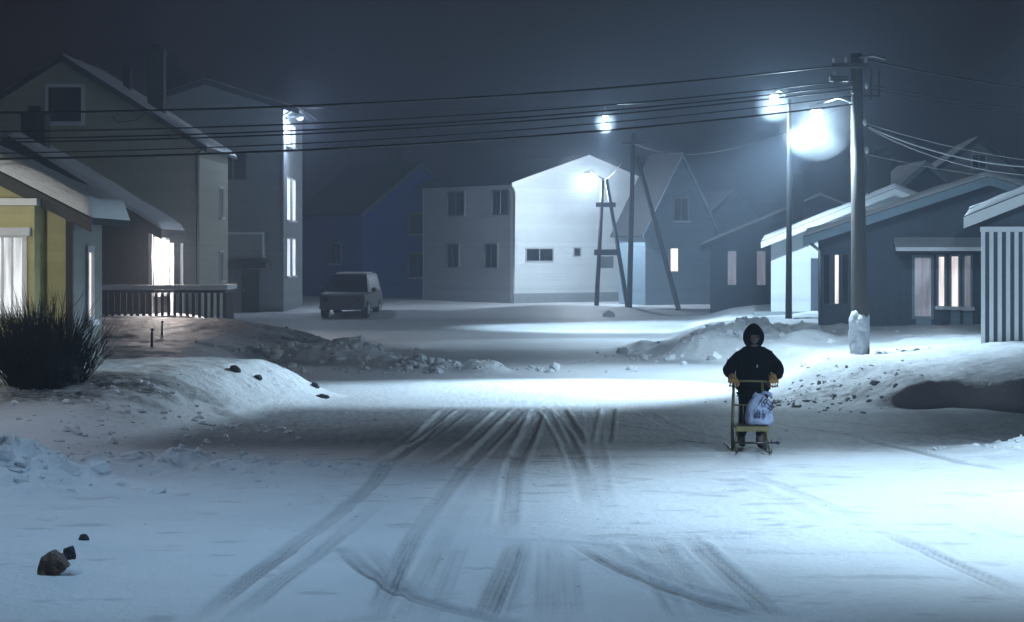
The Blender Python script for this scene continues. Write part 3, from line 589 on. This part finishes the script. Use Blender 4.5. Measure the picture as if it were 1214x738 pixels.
# far lamp post
pb = P(935, 385, 65); base = Vector((pb.x, 65, gz(pb.x, 65)))
lp = empty('street_lamp', base, 'slim grey lamp post left of the thick utility pole, its lamp shining', 'street lamp')
top2 = P(936, 118, 65) - base
MB().tube([(0, 0, -.3), (0, 0, 0), (top2.x, 0, top2.z)], [.12, .11, .06], 14).build('post', M['dark'], lp, True)
a2 = P(918, 114, 65.7) - base
MB().tube([(top2.x, 0, top2.z - .02), (a2.x * .6, a2.y * .5, a2.z + .15), (a2.x, a2.y, a2.z + .12)], .03, 8).build('lamp_arm', M['metal'], lp, True)
lamp_head(lp, a2, 'far', 1.2, .62)
# A-frame transformer pole in front of the white house
pb = P(697, 361, 100); base = Vector((PX(694, 100), 100, gz(PX(694, 100), 100)))
af = empty('transformer_pole', base, 'two legged pole with platforms before the white gable, carrying a glaring lamp', 'utility pole')
def lp3(px, py): return P(px, py, 100) - base
for a_, b_4 in (((707, 361), (715, 212)), ((744, 361), (719, 212))): 
    p, q = lp3(*a_), lp3(*b_4); MB().tube([(p.x, 0, -.3), (p.x, 0, 0), (q.x, 0, q.z)], [.12, .12, .08], 12).build('leg', M['dark'], af, True)
p = lp3(707, 240); q = lp3(730, 247); MB().box(p.x - .02, q.x - .02, -.25, .25, q.z + .05, p.z - .02).build('platform', M['dark'], af)
p = lp3(707, 296); q = lp3(735, 303); MB().box(p.x - .1, q.x + .0, -.25, .25, q.z, p.z).build('platform', M['dark'], af)
p = lp3(712, 304); q = lp3(727, 318); MB().box(p.x, q.x, -.3, .3, q.z, p.z - .003).build('transformer', M['metal'], af)
p = lp3(700, 207); q = lp3(716, 214); MB().tube([(q.x, -.1, q.z), (p.x, 1.2, p.z + .25)], .04, 8).build('lamp_arm', M['metal'], af, True)
lamp_head(af, Vector((p.x - .1, 1.3, p.z)), 'house', 1.6, 1.7)
# braced pole
base = Vector((PX(746, 92), 92, gz(PX(746, 92), 92)))
bp_ = empty('utility_pole', base, 'thin dark pole with a long slanting brace in front of the white house', 'utility pole')
t4 = P(751, 158, 92) - base; q = P(753, 186, 92) - base; r_ = P(804, 372, 92) - base
MB().tube([(0, 0, -.3), (0, 0, 0), (t4.x, 0, t4.z)], [.13, .13, .09], 12).build('pole', M['wood'], bp_, True)
MB().tube([(r_.x, 0, -.3), (r_.x, 0, 0), (q.x + .1, 0, q.z)], [.12, .12, .09], 12).build('brace', M['wood'], bp_, True)
MB().box(t4.x - .5, t4.x + .5, -.05, .05, t4.z - .5, t4.z - .4).build('crossarm', M['wood'], bp_)
# lamp posts just outside the picture that light the foreground
def post(loc, label, key, hgt, armv):
    x, y = loc; e = empty('street_lamp', (x, y, gz(x, y)), label, 'street lamp')
    MB().tube([(0, 0, -.3), (0, 0, 0), (0, 0, hgt)], [.12, .11, .07], 14).build('post', M['metal'], e, True)
    MB().tube([(0, 0, hgt - .03), (armv[0] * .5, armv[1] * .5, hgt + .2), (armv[0], armv[1], hgt + .12)], .03, 8).build('lamp_arm', M['metal'], e, True)
    lamp_head(e, (armv[0], armv[1], hgt), key, 1.2)
post((8.6, 22.2), 'street lamp standing beyond the right edge, lighting the near road', 'near', 6.8, (-1.6, 0))
post((-9.8, 26.5), 'street lamp standing off to the left, before the yellow house', 'left', 6.2, (1.2, .3))
yl = empty('garden_lamp', (-10.9, 31.0, gz(-10.9, 31)), 'garden lamp left of the yellow house, beyond the left edge', 'lamp')
MB().tube([(0, 0, -.3), (0, 0, 0), (0, 0, 3.9)], [.06, .05, .04], 12).build('post', M['metal'], yl, True)
MB().ball((0, 0, 4.05), .14, 16, 12).build('lamp_lens', M['bulb'], yl, True); light('POINT', (0, .05, 4.4), 170, (1, .97, .84), yl, rad=.1)
fl = empty('added_flood', (-8.3, 27.6, gz(-8.3, 27.6)), 'added flood lamp on a short post beyond the left edge, turned to the yellow house', 'lamp')  # unseen lamp, added to brighten the yellow front wall
MB().tube([(0, 0, -.3), (0, 0, 0), (0, 0, 3.0)], [.06, .05, .04], 12).build('post', M['metal'], fl, True); MB().box(-.16, .16, -.1, .05, 3.0, 3.22).build('lamp_hood', M['metal'], fl)
o = light('SPOT', (0, .12, 3.1), 520, (1, .98, .88), fl, 24, .08); o.rotation_euler = (Vector((-8.6, 35, 2.6)) - Vector((-8.3, 27.7, fl.location.z + 3.1))).to_track_quat('-Z', 'Y').to_euler(); o.data.spot_blend = .8
post((-9.6, 18.4), 'added fill lamp on a long arm left of the foreground, beyond the left edge', 'back', 7.6, (7.2, 0))  # unseen lamp added as fill light for the near snow

# ------------------------------------------------------------------ overhead cables
def cable(a, b, sag, r, label, group, n=28, m=None):
    a = Vector(a); b = Vector(b); pts = []
    for i in range(n + 1):
        t = i / n; p = a.lerp(b, t); p.z -= 4 * sag * t * (1 - t); pts.append(p)
    o = MB().tube([p - a for p in pts], r, 6).build('overhead_cable', m or M['wire'], None, True, a); return tag(o, label, 'cable', group)
base = Vector((PX(-190, 33), 33, 0)); base.z = gz(base.x, 33)
lpole = empty('utility_pole', base, 'wooden utility pole beyond the left edge that takes the cables', 'utility pole')
MB().tube([(0, 0, -.5), (0, 0, 0), (0, 0, 5.8)], [.18, .17, .12], 14).build('pole', M['wood'], lpole, True)
ordn = ['topmost', 'second', 'third', 'fourth', 'fifth', 'lowest']
for i, (yl, yr, rr) in enumerate(((134, 76, .022), (157, 95, .015), (166, 101, .015), (170, 106, .017), (184, 114, .012), (190, 124, .022))):
    b = P(1010, yr, 43.9); a = P(-190, yl, 33)
    cable(a, b, .30, rr, ['topmost cable running left from the utility pole', 'second cable from the top running left from the utility pole', 'third cable from the top running left from the utility pole', 'fourth cable from the top running left from the utility pole', 'thin fifth cable from the top running left from the utility pole', 'lowest cable of the bundle running left from the utility pole'][i], 'cables to the left of the utility pole')
base = Vector((PX(1480, 46), 46, 0)); base.z = gz(base.x, 46)
rpole = empty('utility_pole', base, 'wooden utility pole beyond the right edge that takes the cables', 'utility pole')
MB().tube([(0, 0, -.5), (0, 0, 0), (0, 0, 6.8)], [.18, .17, .12], 14).build('pole', M['wood'], rpole, True)
for (yl, yr, sg, rr, xl, lb) in ((70, 122, .25, .018, 1022, 'thick dark topmost cable running right from the utility pole'), (100, 140, .25, .010, 1024, 'second dark cable running right from the utility pole top'), (104, 158, .2, .008, 1024, 'third thin cable running right below the top'),
                            (145, 190, .5, .008, 1022, 'thin pale cable leaving the pole above the bright pair'), (182, 215, .35, .008, 1022, 'thin pale lowest cable leaving the pole to the right'),
                            (151, 140, 1.0, .020, 1030, 'bright lamplit thick cable sagging to the right'), (153, 136, 1.2, .010, 1030, 'thinner bright cable sagging under the thick one')):
    cable(P(xl, yl, 43.9), P(1480, yr, 46), sg, rr, lb, 'cables to the right of the utility pole', m=M['white'] if 'bright' in lb else M['metal'] if 'pale' in lb else None)  # lamplight on the bright cables is imitated by a white colour
# span wire with its hanging lamp
sa = P(935, 112, 65); sb_ = P(357, 128, 91.5)
cable(sa, sb_, .25, .012, 'long thin cable from the far lamp post to the grey house with a hanging lamp', 'long cables across the road')
t = .36; pw = sa.lerp(sb_, t); pw.z -= 4 * .25 * t * (1 - t)
kx = 720; 
# parameter where the wire crosses column 720
for i in range(200):
    t = i / 200; p = sa.lerp(sb_, t); p.z -= 4 * .25 * t * (1 - t)
    if p.x / p.y * F + CX <= kx: break
sl_ = empty('hanging_lamp', p, 'small lamp hanging from a cable high over the middle of the road', 'street lamp')
MB().tube([(0, 0, .0), (0, 0, -.3)], .02, 6).build('hanger', M['metal'], sl_)
lamp_head(sl_, (0, 0, -.42), 'span', .9, .42)
cable(P(751, 168, 92), P(716, 214, 100), .3, .014, 'short cable from the braced pole to the two legged pole', 'cables by the white house')
cable(P(751, 170, 92), P(1013, 120, 44), .8, .010, 'long faint cable from the braced pole to the thick utility pole', 'long cables across the road')

# ------------------------------------------------------------------ bush
bx_, by_ = PX(55, 32), 32.0; bz = gz(bx_, by_)
bu = empty('bush', (bx_, by_, bz - .08), 'dense dark leafless bush of upright twigs before the yellow house', 'bush')
mb = MB(); sb2 = MB()
for c_ in range(46):
    ca = random.uniform(0, 2 * math.pi); cr = random.random() ** .6; ox, oy = .52 * cr * math.cos(ca), .40 * cr * math.sin(ca)
    L0 = random.uniform(.85, 1.75) * (1.1 - .35 * cr) * (1.12 if ox < .1 else .88); cd = Vector((ox * 1.35 + random.gauss(0, .12), oy * 1.2 + random.gauss(0, .12), 1)).normalized()
    for i in range(26):
        p = Vector((ox + random.gauss(0, .05), oy + random.gauss(0, .05), random.uniform(0, .1))); d = (cd + Vector((random.gauss(0, .17), random.gauss(0, .17), 0))).normalized()
        ln = L0 * random.uniform(.55, 1.05); pts = [p]
        for k in range(5):
            d = (d + Vector((random.gauss(0, .09), random.gauss(0, .09), .03))).normalized(); pts.append(pts[-1] + d * ln / 5)
        mb.tube(pts, [.011, .009, .007, .006, .004, .0015], 4, False)
        for f_ in range(random.choice((1, 2, 3))):            # forks
            k = random.choice((2, 3, 4)); q = pts[k]; dd = (d + Vector((random.gauss(0, .38), random.gauss(0, .38), random.uniform(-.1, .3)))).normalized(); l2 = ln * random.uniform(.15, .38)
            mb.tube([q, q + dd * l2 * .5, q + (dd + Vector((0, 0, .25))).normalized() * l2], [.006, .004, .001], 4, False)
bmz = mat('dark_twigs', (.008, .008, .006), .9, .4, 10, .2)
mb.build('twigs', bmz, bu)
MB().ball((0, 0, .25), (.55, .42, .38), 24, 16, lambda d: 1 + .5 * float(fbm(np.array(d.x * 3 + d.z * 4), np.array(d.y * 3 - d.z), 3, 4))).build('inner_growth', bmz, bu)

# marker stakes in the snow
for px_, y0, y1, Y, lb in ((180, 405, 421, 47, 'thin stake in the snow, left of two before the deck'), (192, 398, 409, 53, 'thin stake in the snow, right of two before the deck')):
    x = PX(px_, Y); z0 = gz(x, Y); h = (y1 - y0) / F * Y
    mb = MB().tube([(0, 0, -.2), (0, 0, h), (.01, 0, h + .1)], [.03, .028, .02], 8); mb.ball((.01, 0, h + .1), (.045, .045, .03), 8, 5)
    tag(mb.build('stake', M['dark'], None, True, (x, Y, z0)), lb, 'stake', 'stakes in the snow')

# ------------------------------------------------------------------ parked vehicle
vx = PX(405, 82); car = empty('parked_car', (vx, 82, gz(vx, 82)), 'dark boxy off road car parked in the haze before the blue house', 'car', R(-6))
cm = mat('dark_car_paint', (.010, .012, .018), .45, .1, 3, .02)
# local: x across, y length (front at -y)
def loft(secs, name, m, parent, smooth=False):
    mb = MB(); n = len(secs[0]); vs = [v for s in secs for v in s]; fs = [tuple(range(n))[::-1], tuple(range((len(secs) - 1) * n, len(secs) * n))]
    for i in range(len(secs) - 1):
        for k in range(n): fs.append((i * n + k, i * n + (k + 1) % n, (i + 1) * n + (k + 1) % n, (i + 1) * n + k))
    return mb.add(vs, fs).build(name, m, parent, smooth)
def sec(y, hw_, z0, z1, r=.08): return [(-hw_ + r, y, z0), (hw_ - r, y, z0), (hw_, y, z0 + r), (hw_, y, z1 - r), (hw_ - r, y, z1), (-hw_ + r, y, z1), (-hw_, y, z1 - r), (-hw_, y, z0 + r)]
body = loft([sec(0, .82, .42, .95), sec(.12, .92, .36, 1.02), sec(1.3, .95, .34, 1.10), (sec(4.2, .95, .34, 1.12)), sec(4.4, .9, .4, 1.05)], 'body', cm, car)
cab = loft([[(-.88, .0 + 1.15, 1.09), (.88, 1.15, 1.09), (.72, 1.75, 1.78), (-.72, 1.75, 1.78)], [(-.88, 4.3, 1.11), (.88, 4.3, 1.11), (.74, 4.1, 1.80), (-.74, 4.1, 1.80)]], 'cabin', cm, car)
def quadbox(name, pts, m, parent, off):
    a = [Vector(p) for p in pts]; return MB().prism(a, off).build(name, m, parent)
quadbox('windscreen', [(-.8, 1.20, 1.15), (.8, 1.20, 1.15), (.66, 1.70, 1.71), (-.66, 1.70, 1.71)], M['glass'], car, (0, -.02, .01))
for s in (-1, 1):
    quadbox('side_window', [(s * .865, 1.5, 1.17), (s * .865, 4.0, 1.17), (s * .755, 3.9, 1.66), (s * .755, 1.85, 1.66)], M['glass'], car, (s * .015, 0, 0))
    MB().ball((s * 1.08, 1.45, 1.16), (.12, .08, .1), 10, 6).build('mirror', cm, car, True)
    MB().ball((s * .66, -.0, .78), (.14, .05, .10), 12, 8).build('headlight', M['glass'], car, True)
    for yy in (.85, 3.5):
        wv_ = MB().tube([(s * .72, yy, .36), (s * .96, yy, .36)], .36, 24).build('wheel', M['rubber'], car); MB().tube([(s * .955, yy, .36), (s * .975, yy, .36)], .2, 16).build('rim', M['metal'], wv_)
MB().box(-.45, .45, -.03, .02, .6, .85).build('grille', M['dark'], car); MB().box(-.9, .9, -.09, .05, .40, .54).build('bumper', M['dark'], car)
MB().box(-.6, .6, 2.0, 3.9, 1.803, 1.87).build('roof_snow', M['snow'], car)

# ------------------------------------------------------------------ kicksled
sx, sy_ = PX(888.5, 27.9), 27.75; sz = gz(sx, sy_)
sl = empty('kicksled', (sx, sy_, sz), 'wooden kicksled pushed by the hooded walker, grocery bag on its seat', 'kicksled')
kw = mat('varnished_ash', (.22, .19, .085), .5, .3, 14, .2); ks = mat('sled_steel', (.10, .11, .12), .35, .2, 10, .1, .8)
XP, XS = .195, .23
for s in (-1, 1):
    MB().tube([(s * XS, -.42, .20), (s * XS, -.50, .12), (s * XS, -.42, .035), (s * XS, -.25, .012), (s * XS, .5, .010), (s * XS, 1.25, .012)], .011, 6).build('runner', ks, sl, True)
    MB().tube([(s * XS, .18, .02), (s * (XS - .005), .26, .35), (s * XP, .33, .93)], [.022, .022, .020], 10).build('post', kw, sl, True)
    MB().tube([(s * XS, -.2, .02), (s * .2, -.12, .335)], .015, 8).build('seat_leg', kw, sl, True)
    MB().tube([(s * .2, -.12, .33), (s * (XS - .02), .26, .34)], .014, 8).build('seat_rail', kw, sl, True)
    MB().tube([(s * XS, .24, .30), (s * .215, -.02, .02 + .02)], .009, 6).build('strut', ks, sl, True)
MB().tube([(-.27, .33, .938), (-.2, .33, .945), (0, .325, .952), (.2, .33, .945), (.27, .33, .938)], .017, 10).build('handlebar', kw, sl, True)
MB().tube([(-.2, .29, .62), (.2, .29, .62)], .012, 8).build('back_rail', kw, sl, True)
for xx in (-.13, -.07, .0, .07): MB().tube([(xx, .292, .36), (xx, .29, .62)], .007, 6).build('back_slat', kw, sl, True)
seat = MB()
for i in range(5): seat.box(-.225, .225, -.2 + i * .095, -.2 + i * .095 + .08, .352, .37)
seat.build('seat', mat('dark_seat_wood', (.07, .06, .035), .6, .3, 14, .2), sl); MB().box(-.225, .225, -.225, -.203, .30, .365).build('seat_apron', kw, sl)
MB().tube([(-.25, -.26, .15), (.33, -.26, .15)], .012, 8).ball((.34, -.26, .15), .028, 10, 8).build('front_crossbar', ks, sl, True)
MB().tube([(-.23, .2, .10), (.23, .2, .10)], .012, 8).build('rear_crossbar', kw, sl, True)

# grocery bag
bagm, nt, b = base_mat('bag_plastic'); b.inputs['Base Color'].default_value = (.50, .60, .85, 1); b.inputs['Roughness'].default_value = .35; b.inputs['Transmission Weight'].default_value = 0; b.inputs['Subsurface Weight'].default_value = .25; b.inputs['Subsurface Radius'].default_value = (.05, .05, .08)
nzz = N(nt, 'ShaderNodeTexNoise', Scale=16.0, Detail=4.0, Distortion=1.5); bmp = N(nt, 'ShaderNodeBump', Strength=.8, Distance=.02); nt.links.new(nzz.outputs['Fac'], bmp.inputs['Height']); nt.links.new(bmp.outputs[0], b.inputs['Normal'])
bg_ = empty('shopping_bag', (sx + .11, sy_ - .02, sz + .372), 'full pale blue plastic shopping bag with dark blue figures, on the kicksled seat', 'bag')
def crumple(d):
    k = 1 + .55 * float(fbm(np.array(d.x * 3 + 4 + d.z), np.array(d.y * 3 + d.z * 3), 4, 6)); return k
bb = MB(); nu, nv = 40, 26; vs = []; fs = []
prof = [(0, .14), (.01, .175), (.06, .19), (.14, .19), (.22, .18), (.28, .165), (.33, .14), (.37, .10), (.40, .07), (.43, .02)]
for j in range(nv + 1):
    z = .43 * j / nv; r = float(np.interp(z, [p[0] for p in prof], [p[1] for p in prof]))
    for i in range(nu):
        a = 2 * math.pi * i / nu; k = 1 + .30 * float(fbm(np.array(math.cos(a) * 2.2 + 5), np.array(math.sin(a) * 2.2 + z * 9), 4, 6)); sq = 1 / max(abs(math.cos(a)), abs(math.sin(a))) ** .35
        vs.append((r * k * sq * math.cos(a) + .02 * z, r * .72 * k * sq * math.sin(a), z))
for j in range(nv):
    for i in range(nu): fs.append((j * nu + i, j * nu + (i + 1) % nu, (j + 1) * nu + (i + 1) % nu, (j + 1) * nu + i))
fs += [tuple(range(nu))[::-1], tuple(range(nv * nu, (nv + 1) * nu))]
bb.add(vs, fs).build('bag_body', bagm, bg_, True)
MB().tube([(.02, 0, .40), (.08, -.03, .45), (.15, -.04, .42), (.17, -.05, .36)], [.025, .02, .03, .012], 8).tube([(0, 0, .40), (-.05, -.02, .43), (-.09, -.03, .39)], [.02, .025, .01], 8).build('bag_handle', bagm, bg_, True)
ink = mat('dark_blue_print', (.01, .016, .06), .5, .1, 5, 0)
def text(s, size, loc, rot, parent, m, ext=.0015):
    c = bpy.data.curves.new('print', 'FONT'); c.body = s; c.size = size; c.extrude = ext; c.offset = size * .035; c.align_x = 'CENTER'
    t = bpy.data.objects.new('print', c); COL.objects.link(t)
    dg = bpy.context.evaluated_depsgraph_get(); me = bpy.data.meshes.new_from_object(t.evaluated_get(dg)); COL.objects.unlink(t); bpy.data.objects.remove(t)
    me.materials.append(m); o = bpy.data.objects.new('print', me); COL.objects.link(o); o.parent = parent; o.location = loc; o.rotation_euler = rot; return o
text('10-2', .115, (.07, -.158, .29), (R(72), R(28), R(4)), bg_, ink)
text('-7', .11, (.13, -.172, .21), (R(82), R(20), R(10)), bg_, ink)
mbk = MB()
for i in range(7):
    if i == 4: continue
    x = -.085 + i * .024; mbk.box(x, x + .009, -.152, -.148, .10, .10 + (.13, .09, .13, .11, .1, .12, .08)[i])
mbk.box(-.085, .07, -.153, -.149, .155, .163).box(-.085, .07, -.1535, -.1495, .118, .124).build('print_block', ink, bg_)

# ------------------------------------------------------------------ the walker
X0, Y0 = PX(893.5, 28.4), 28.45; per = empty('person', (X0, Y0, gz(X0, Y0)), 'person in a black hooded winter coat and tan gloves walking behind the kicksled', 'person')
def skin(name, pts, edges, root, m, parent, sub=2, post=None):
    me = bpy.data.meshes.new(name); me.from_pydata([p[:3] for p in pts], edges, []); o = bpy.data.objects.new(name, me); COL.objects.link(o)
    md = o.modifiers.new('skin', 'SKIN'); md.use_smooth_shade = True
    for i, p in enumerate(pts):
        sv = me.skin_vertices[0].data[i]; r = p[3]; sv.radius = (r, p[4] if len(p) > 4 else r); sv.use_root = (i == root)
    md2 = o.modifiers.new('sub', 'SUBSURF'); md2.levels = md2.render_levels = sub
    dg = bpy.context.evaluated_depsgraph_get(); dg.update(); me2 = bpy.data.meshes.new_from_object(o.evaluated_get(dg)); o.modifiers.clear(); o.data = me2
    if post:
        for v in me2.vertices: v.co = post(v.co.copy())
    me2.materials.clear(); me2.materials.append(m); me2.shade_smooth(); o.parent = parent; return o
skinm = mat('cold_skin', (.16, .12, .11), .6, .1, 10, .05); coat = mat('black_coat', (.0035, .004, .0065), .9, .3, 9, .6); trs = mat('black_trousers', (.006, .006, .008), .9, .3, 9, .5)
glv = mat('tan_gloves', (.55, .32, .13), .85, .35, 22, .6); btm = mat('dark_boots', (.02, .02, .022), .5, .3, 12, .2)
for m_ in (coat, trs): m_.node_tree.nodes['Principled BSDF'].inputs['Specular IOR Level'].default_value = .12
HXL, HXR, HZ = -.325, .235, .945   # hands on the bar, relative to the person
HYb = (sy_ + .33) - Y0
def face(v):
    hx, hy, hz_ = 0, -.12, 1.545
    if v.z > 1.43 and v.y < hy:
        dx, dz = v.x - hx, v.z - hz_
        v.y -= .028 * math.exp(-(dx / .013) ** 2) * math.exp(-((dz + .018) / .03) ** 2)      # nose
        for s in (-1, 1): v.y += .014 * math.exp(-((dx - s * .032) / .016) ** 2 - ((dz - .012) / .011) ** 2); v.y -= .006 * math.exp(-((dx - s * .032) / .022) ** 2 - ((dz - .035) / .008) ** 2)
        v.y += .006 * math.exp(-(dx / .028) ** 2 - ((dz + .058) / .005) ** 2); v.y -= .006 * math.exp(-(dx / .025) ** 2 - ((dz + .068) / .007) ** 2)
    return v
bd = [(0, .02, .90, .15, .11), (0, 0, 1.06, .14, .10), (0, -.05, 1.26, .16, .11), (0, -.08, 1.38, .07), (0, -.10, 1.45, .065), (0, -.115, 1.53, .088, .098), (0, -.11, 1.60, .075, .09),
      (-.17, -.06, 1.33, .06), (-.33, -.04, 1.10, .045), (HXL, HYb + .05, .97, .03), (.17, -.06, 1.33, .06), (.33, -.04, 1.10, .045), (HXR, HYb + .05, .97, .03),
      (-.10, 0, .84, .085), (-.13, -.10, .48, .06), (-.16, .06, .10, .045), (-.16, -.06, .04, .04), (.10, 0, .84, .085), (.10, -.16, .48, .06), (.07, -.22, .10, .045), (.07, -.36, .05, .04)]
be = [(0, 1), (1, 2), (2, 3), (3, 4), (4, 5), (5, 6), (2, 7), (7, 8), (8, 9), (2, 10), (10, 11), (11, 12), (0, 13), (13, 14), (14, 15), (15, 16), (0, 17), (17, 18), (18, 19), (19, 20)]
skin('body', bd, be, 0, skinm, per, 3, face)
def wrinkle(v):
    n = float(fbm(np.array(v.x * 9 + v.y * 4), np.array(v.z * 12 + v.y * 5), 3, 2)); return v + Vector((v.x, v.y, 0)).normalized() * n * .045
jk = [(0, .02, .64, .20, .16), (0, .02, .84, .235, .18), (0, 0, 1.04, .265, .19), (0, -.05, 1.22, .27, .18), (0, -.08, 1.355, .19, .14), (0, -.09, 1.43, .12, .12),
      (-.23, -.06, 1.275, .125), (-.335, -.03, 1.13, .118), (-.35, HYb * .5, 1.04, .10), (HXL - .015, HYb + .17, 1.0, .062), (.23, -.06, 1.275, .125), (.32, -.03, 1.13, .122), (.325, HYb * .5, 1.035, .105), (HXR + .025, HYb + .17, 1.0, .062)]
skin('coat', jk, [(0, 1), (1, 2), (2, 3), (3, 4), (4, 5), (3, 6), (6, 7), (7, 8), (8, 9), (3, 10), (10, 11), (11, 12), (12, 13)], 2, coat, per, 3, wrinkle)
tr = [(0, .02, .80, .17, .14), (-.11, 0, .72, .11), (-.13, -.10, .48, .085), (-.16, .05, .14, .068), (.11, -.02, .72, .11), (.10, -.16, .48, .085), (.07, -.21, .14, .068)]
skin('trousers', tr, [(0, 1), (1, 2), (2, 3), (0, 4), (4, 5), (5, 6)], 0, trs, per, 2, wrinkle)
for x, y in ((-.16, .05), (.07, -.22)): skin('boot', [(x, y + .03, .20, .062), (x, y + .03, .07, .06), (x, y - .08, .052, .05, .045), (x, y - .17, .045, .045, .038)], [(0, 1), (1, 2), (2, 3)], 0, btm, per, 2)
# hood: open shell round the face, pointed crown
mb = MB(); vs = []; fs = []; nu, nv = 32, 16
for j in range(nv + 1):          # j: from face opening back to the nape
    t = j / nv
    for i in range(nu):
        a = 2 * math.pi * i / nu; r = .082 + .068 * math.sin(min(1, t * 1.5) * math.pi / 2) if t < .67 else .15 * math.cos((t - .67) / .33 * math.pi / 2 * .98)
        pk = 1 + .16 * max(0, math.sin(a)) ** 6
        vs.append((r * 1.0 * math.cos(a), -.205 + .26 * t + (.03 * math.sin(a) if t < .3 else 0) * -1, 1.545 + r * 1.14 * math.sin(a) * pk))
for j in range(nv):
    for i in range(nu): fs.append((j * nu + i, j * nu + (i + 1) % nu, (j + 1) * nu + (i + 1) % nu, (j + 1) * nu + i))
fs.append(tuple(range(nv * nu, (nv + 1) * nu)))
hood = mb.add(vs, fs).build('hood', coat, per, True); md = hood.modifiers.new('thick', 'SOLIDIFY'); md.thickness = .014; md.offset = -1
MB().tube([(-.02, -.225, 1.28), (-.022, -.235, 1.12)], .006, 6).build('drawstring', trs, per); MB().box(.02, .04, -.232, -.222, 1.13, 1.17).build('zip_pull', M['metal'], per)
for hx, s in ((HXL, -1), (HXR, 1)):
    gb = MB(); c = Vector((hx, HYb, HZ))
    gb.ball(c + Vector((0, .035, .022)), (.052, .045, .032), 14, 10)                                  # back of the hand over the bar
    gb.tube([c + Vector((s * .0, .11, .055)), c + Vector((0, .05, .035))], [.048, .040], 12)
    for k, ln in enumerate((.030, .034, .032, .026)):
        fx = -.036 + k * .024
        o_x = fx if s > 0 else -fx
        gb.tube([c + Vector((o_x, .02, .034)), c + Vector((o_x, -.022, .034)), c + Vector((o_x, -.040, .008)), c + Vector((o_x, -.034, -ln)), c + Vector((o_x, -.008, -ln - .010))], [.0135, .014, .0135, .0125, .010], 8)
        gb.ball(c + Vector((o_x, -.022, .034)), .0142, 8, 6)
    gb.tube([c + Vector((-s * .045, .04, .015)), c + Vector((-s * .058, .012, -.012)), c + Vector((-s * .048, -.018, -.028)), c + Vector((-s * .03, -.038, -.030))], [.018, .016, .014, .010], 8)
    gb.v = [tuple(c + (Vector(v) - c) * 1.32 + Vector((0, -.02, -.02))) for v in gb.v]
    gb.build('glove', glv, per, True)
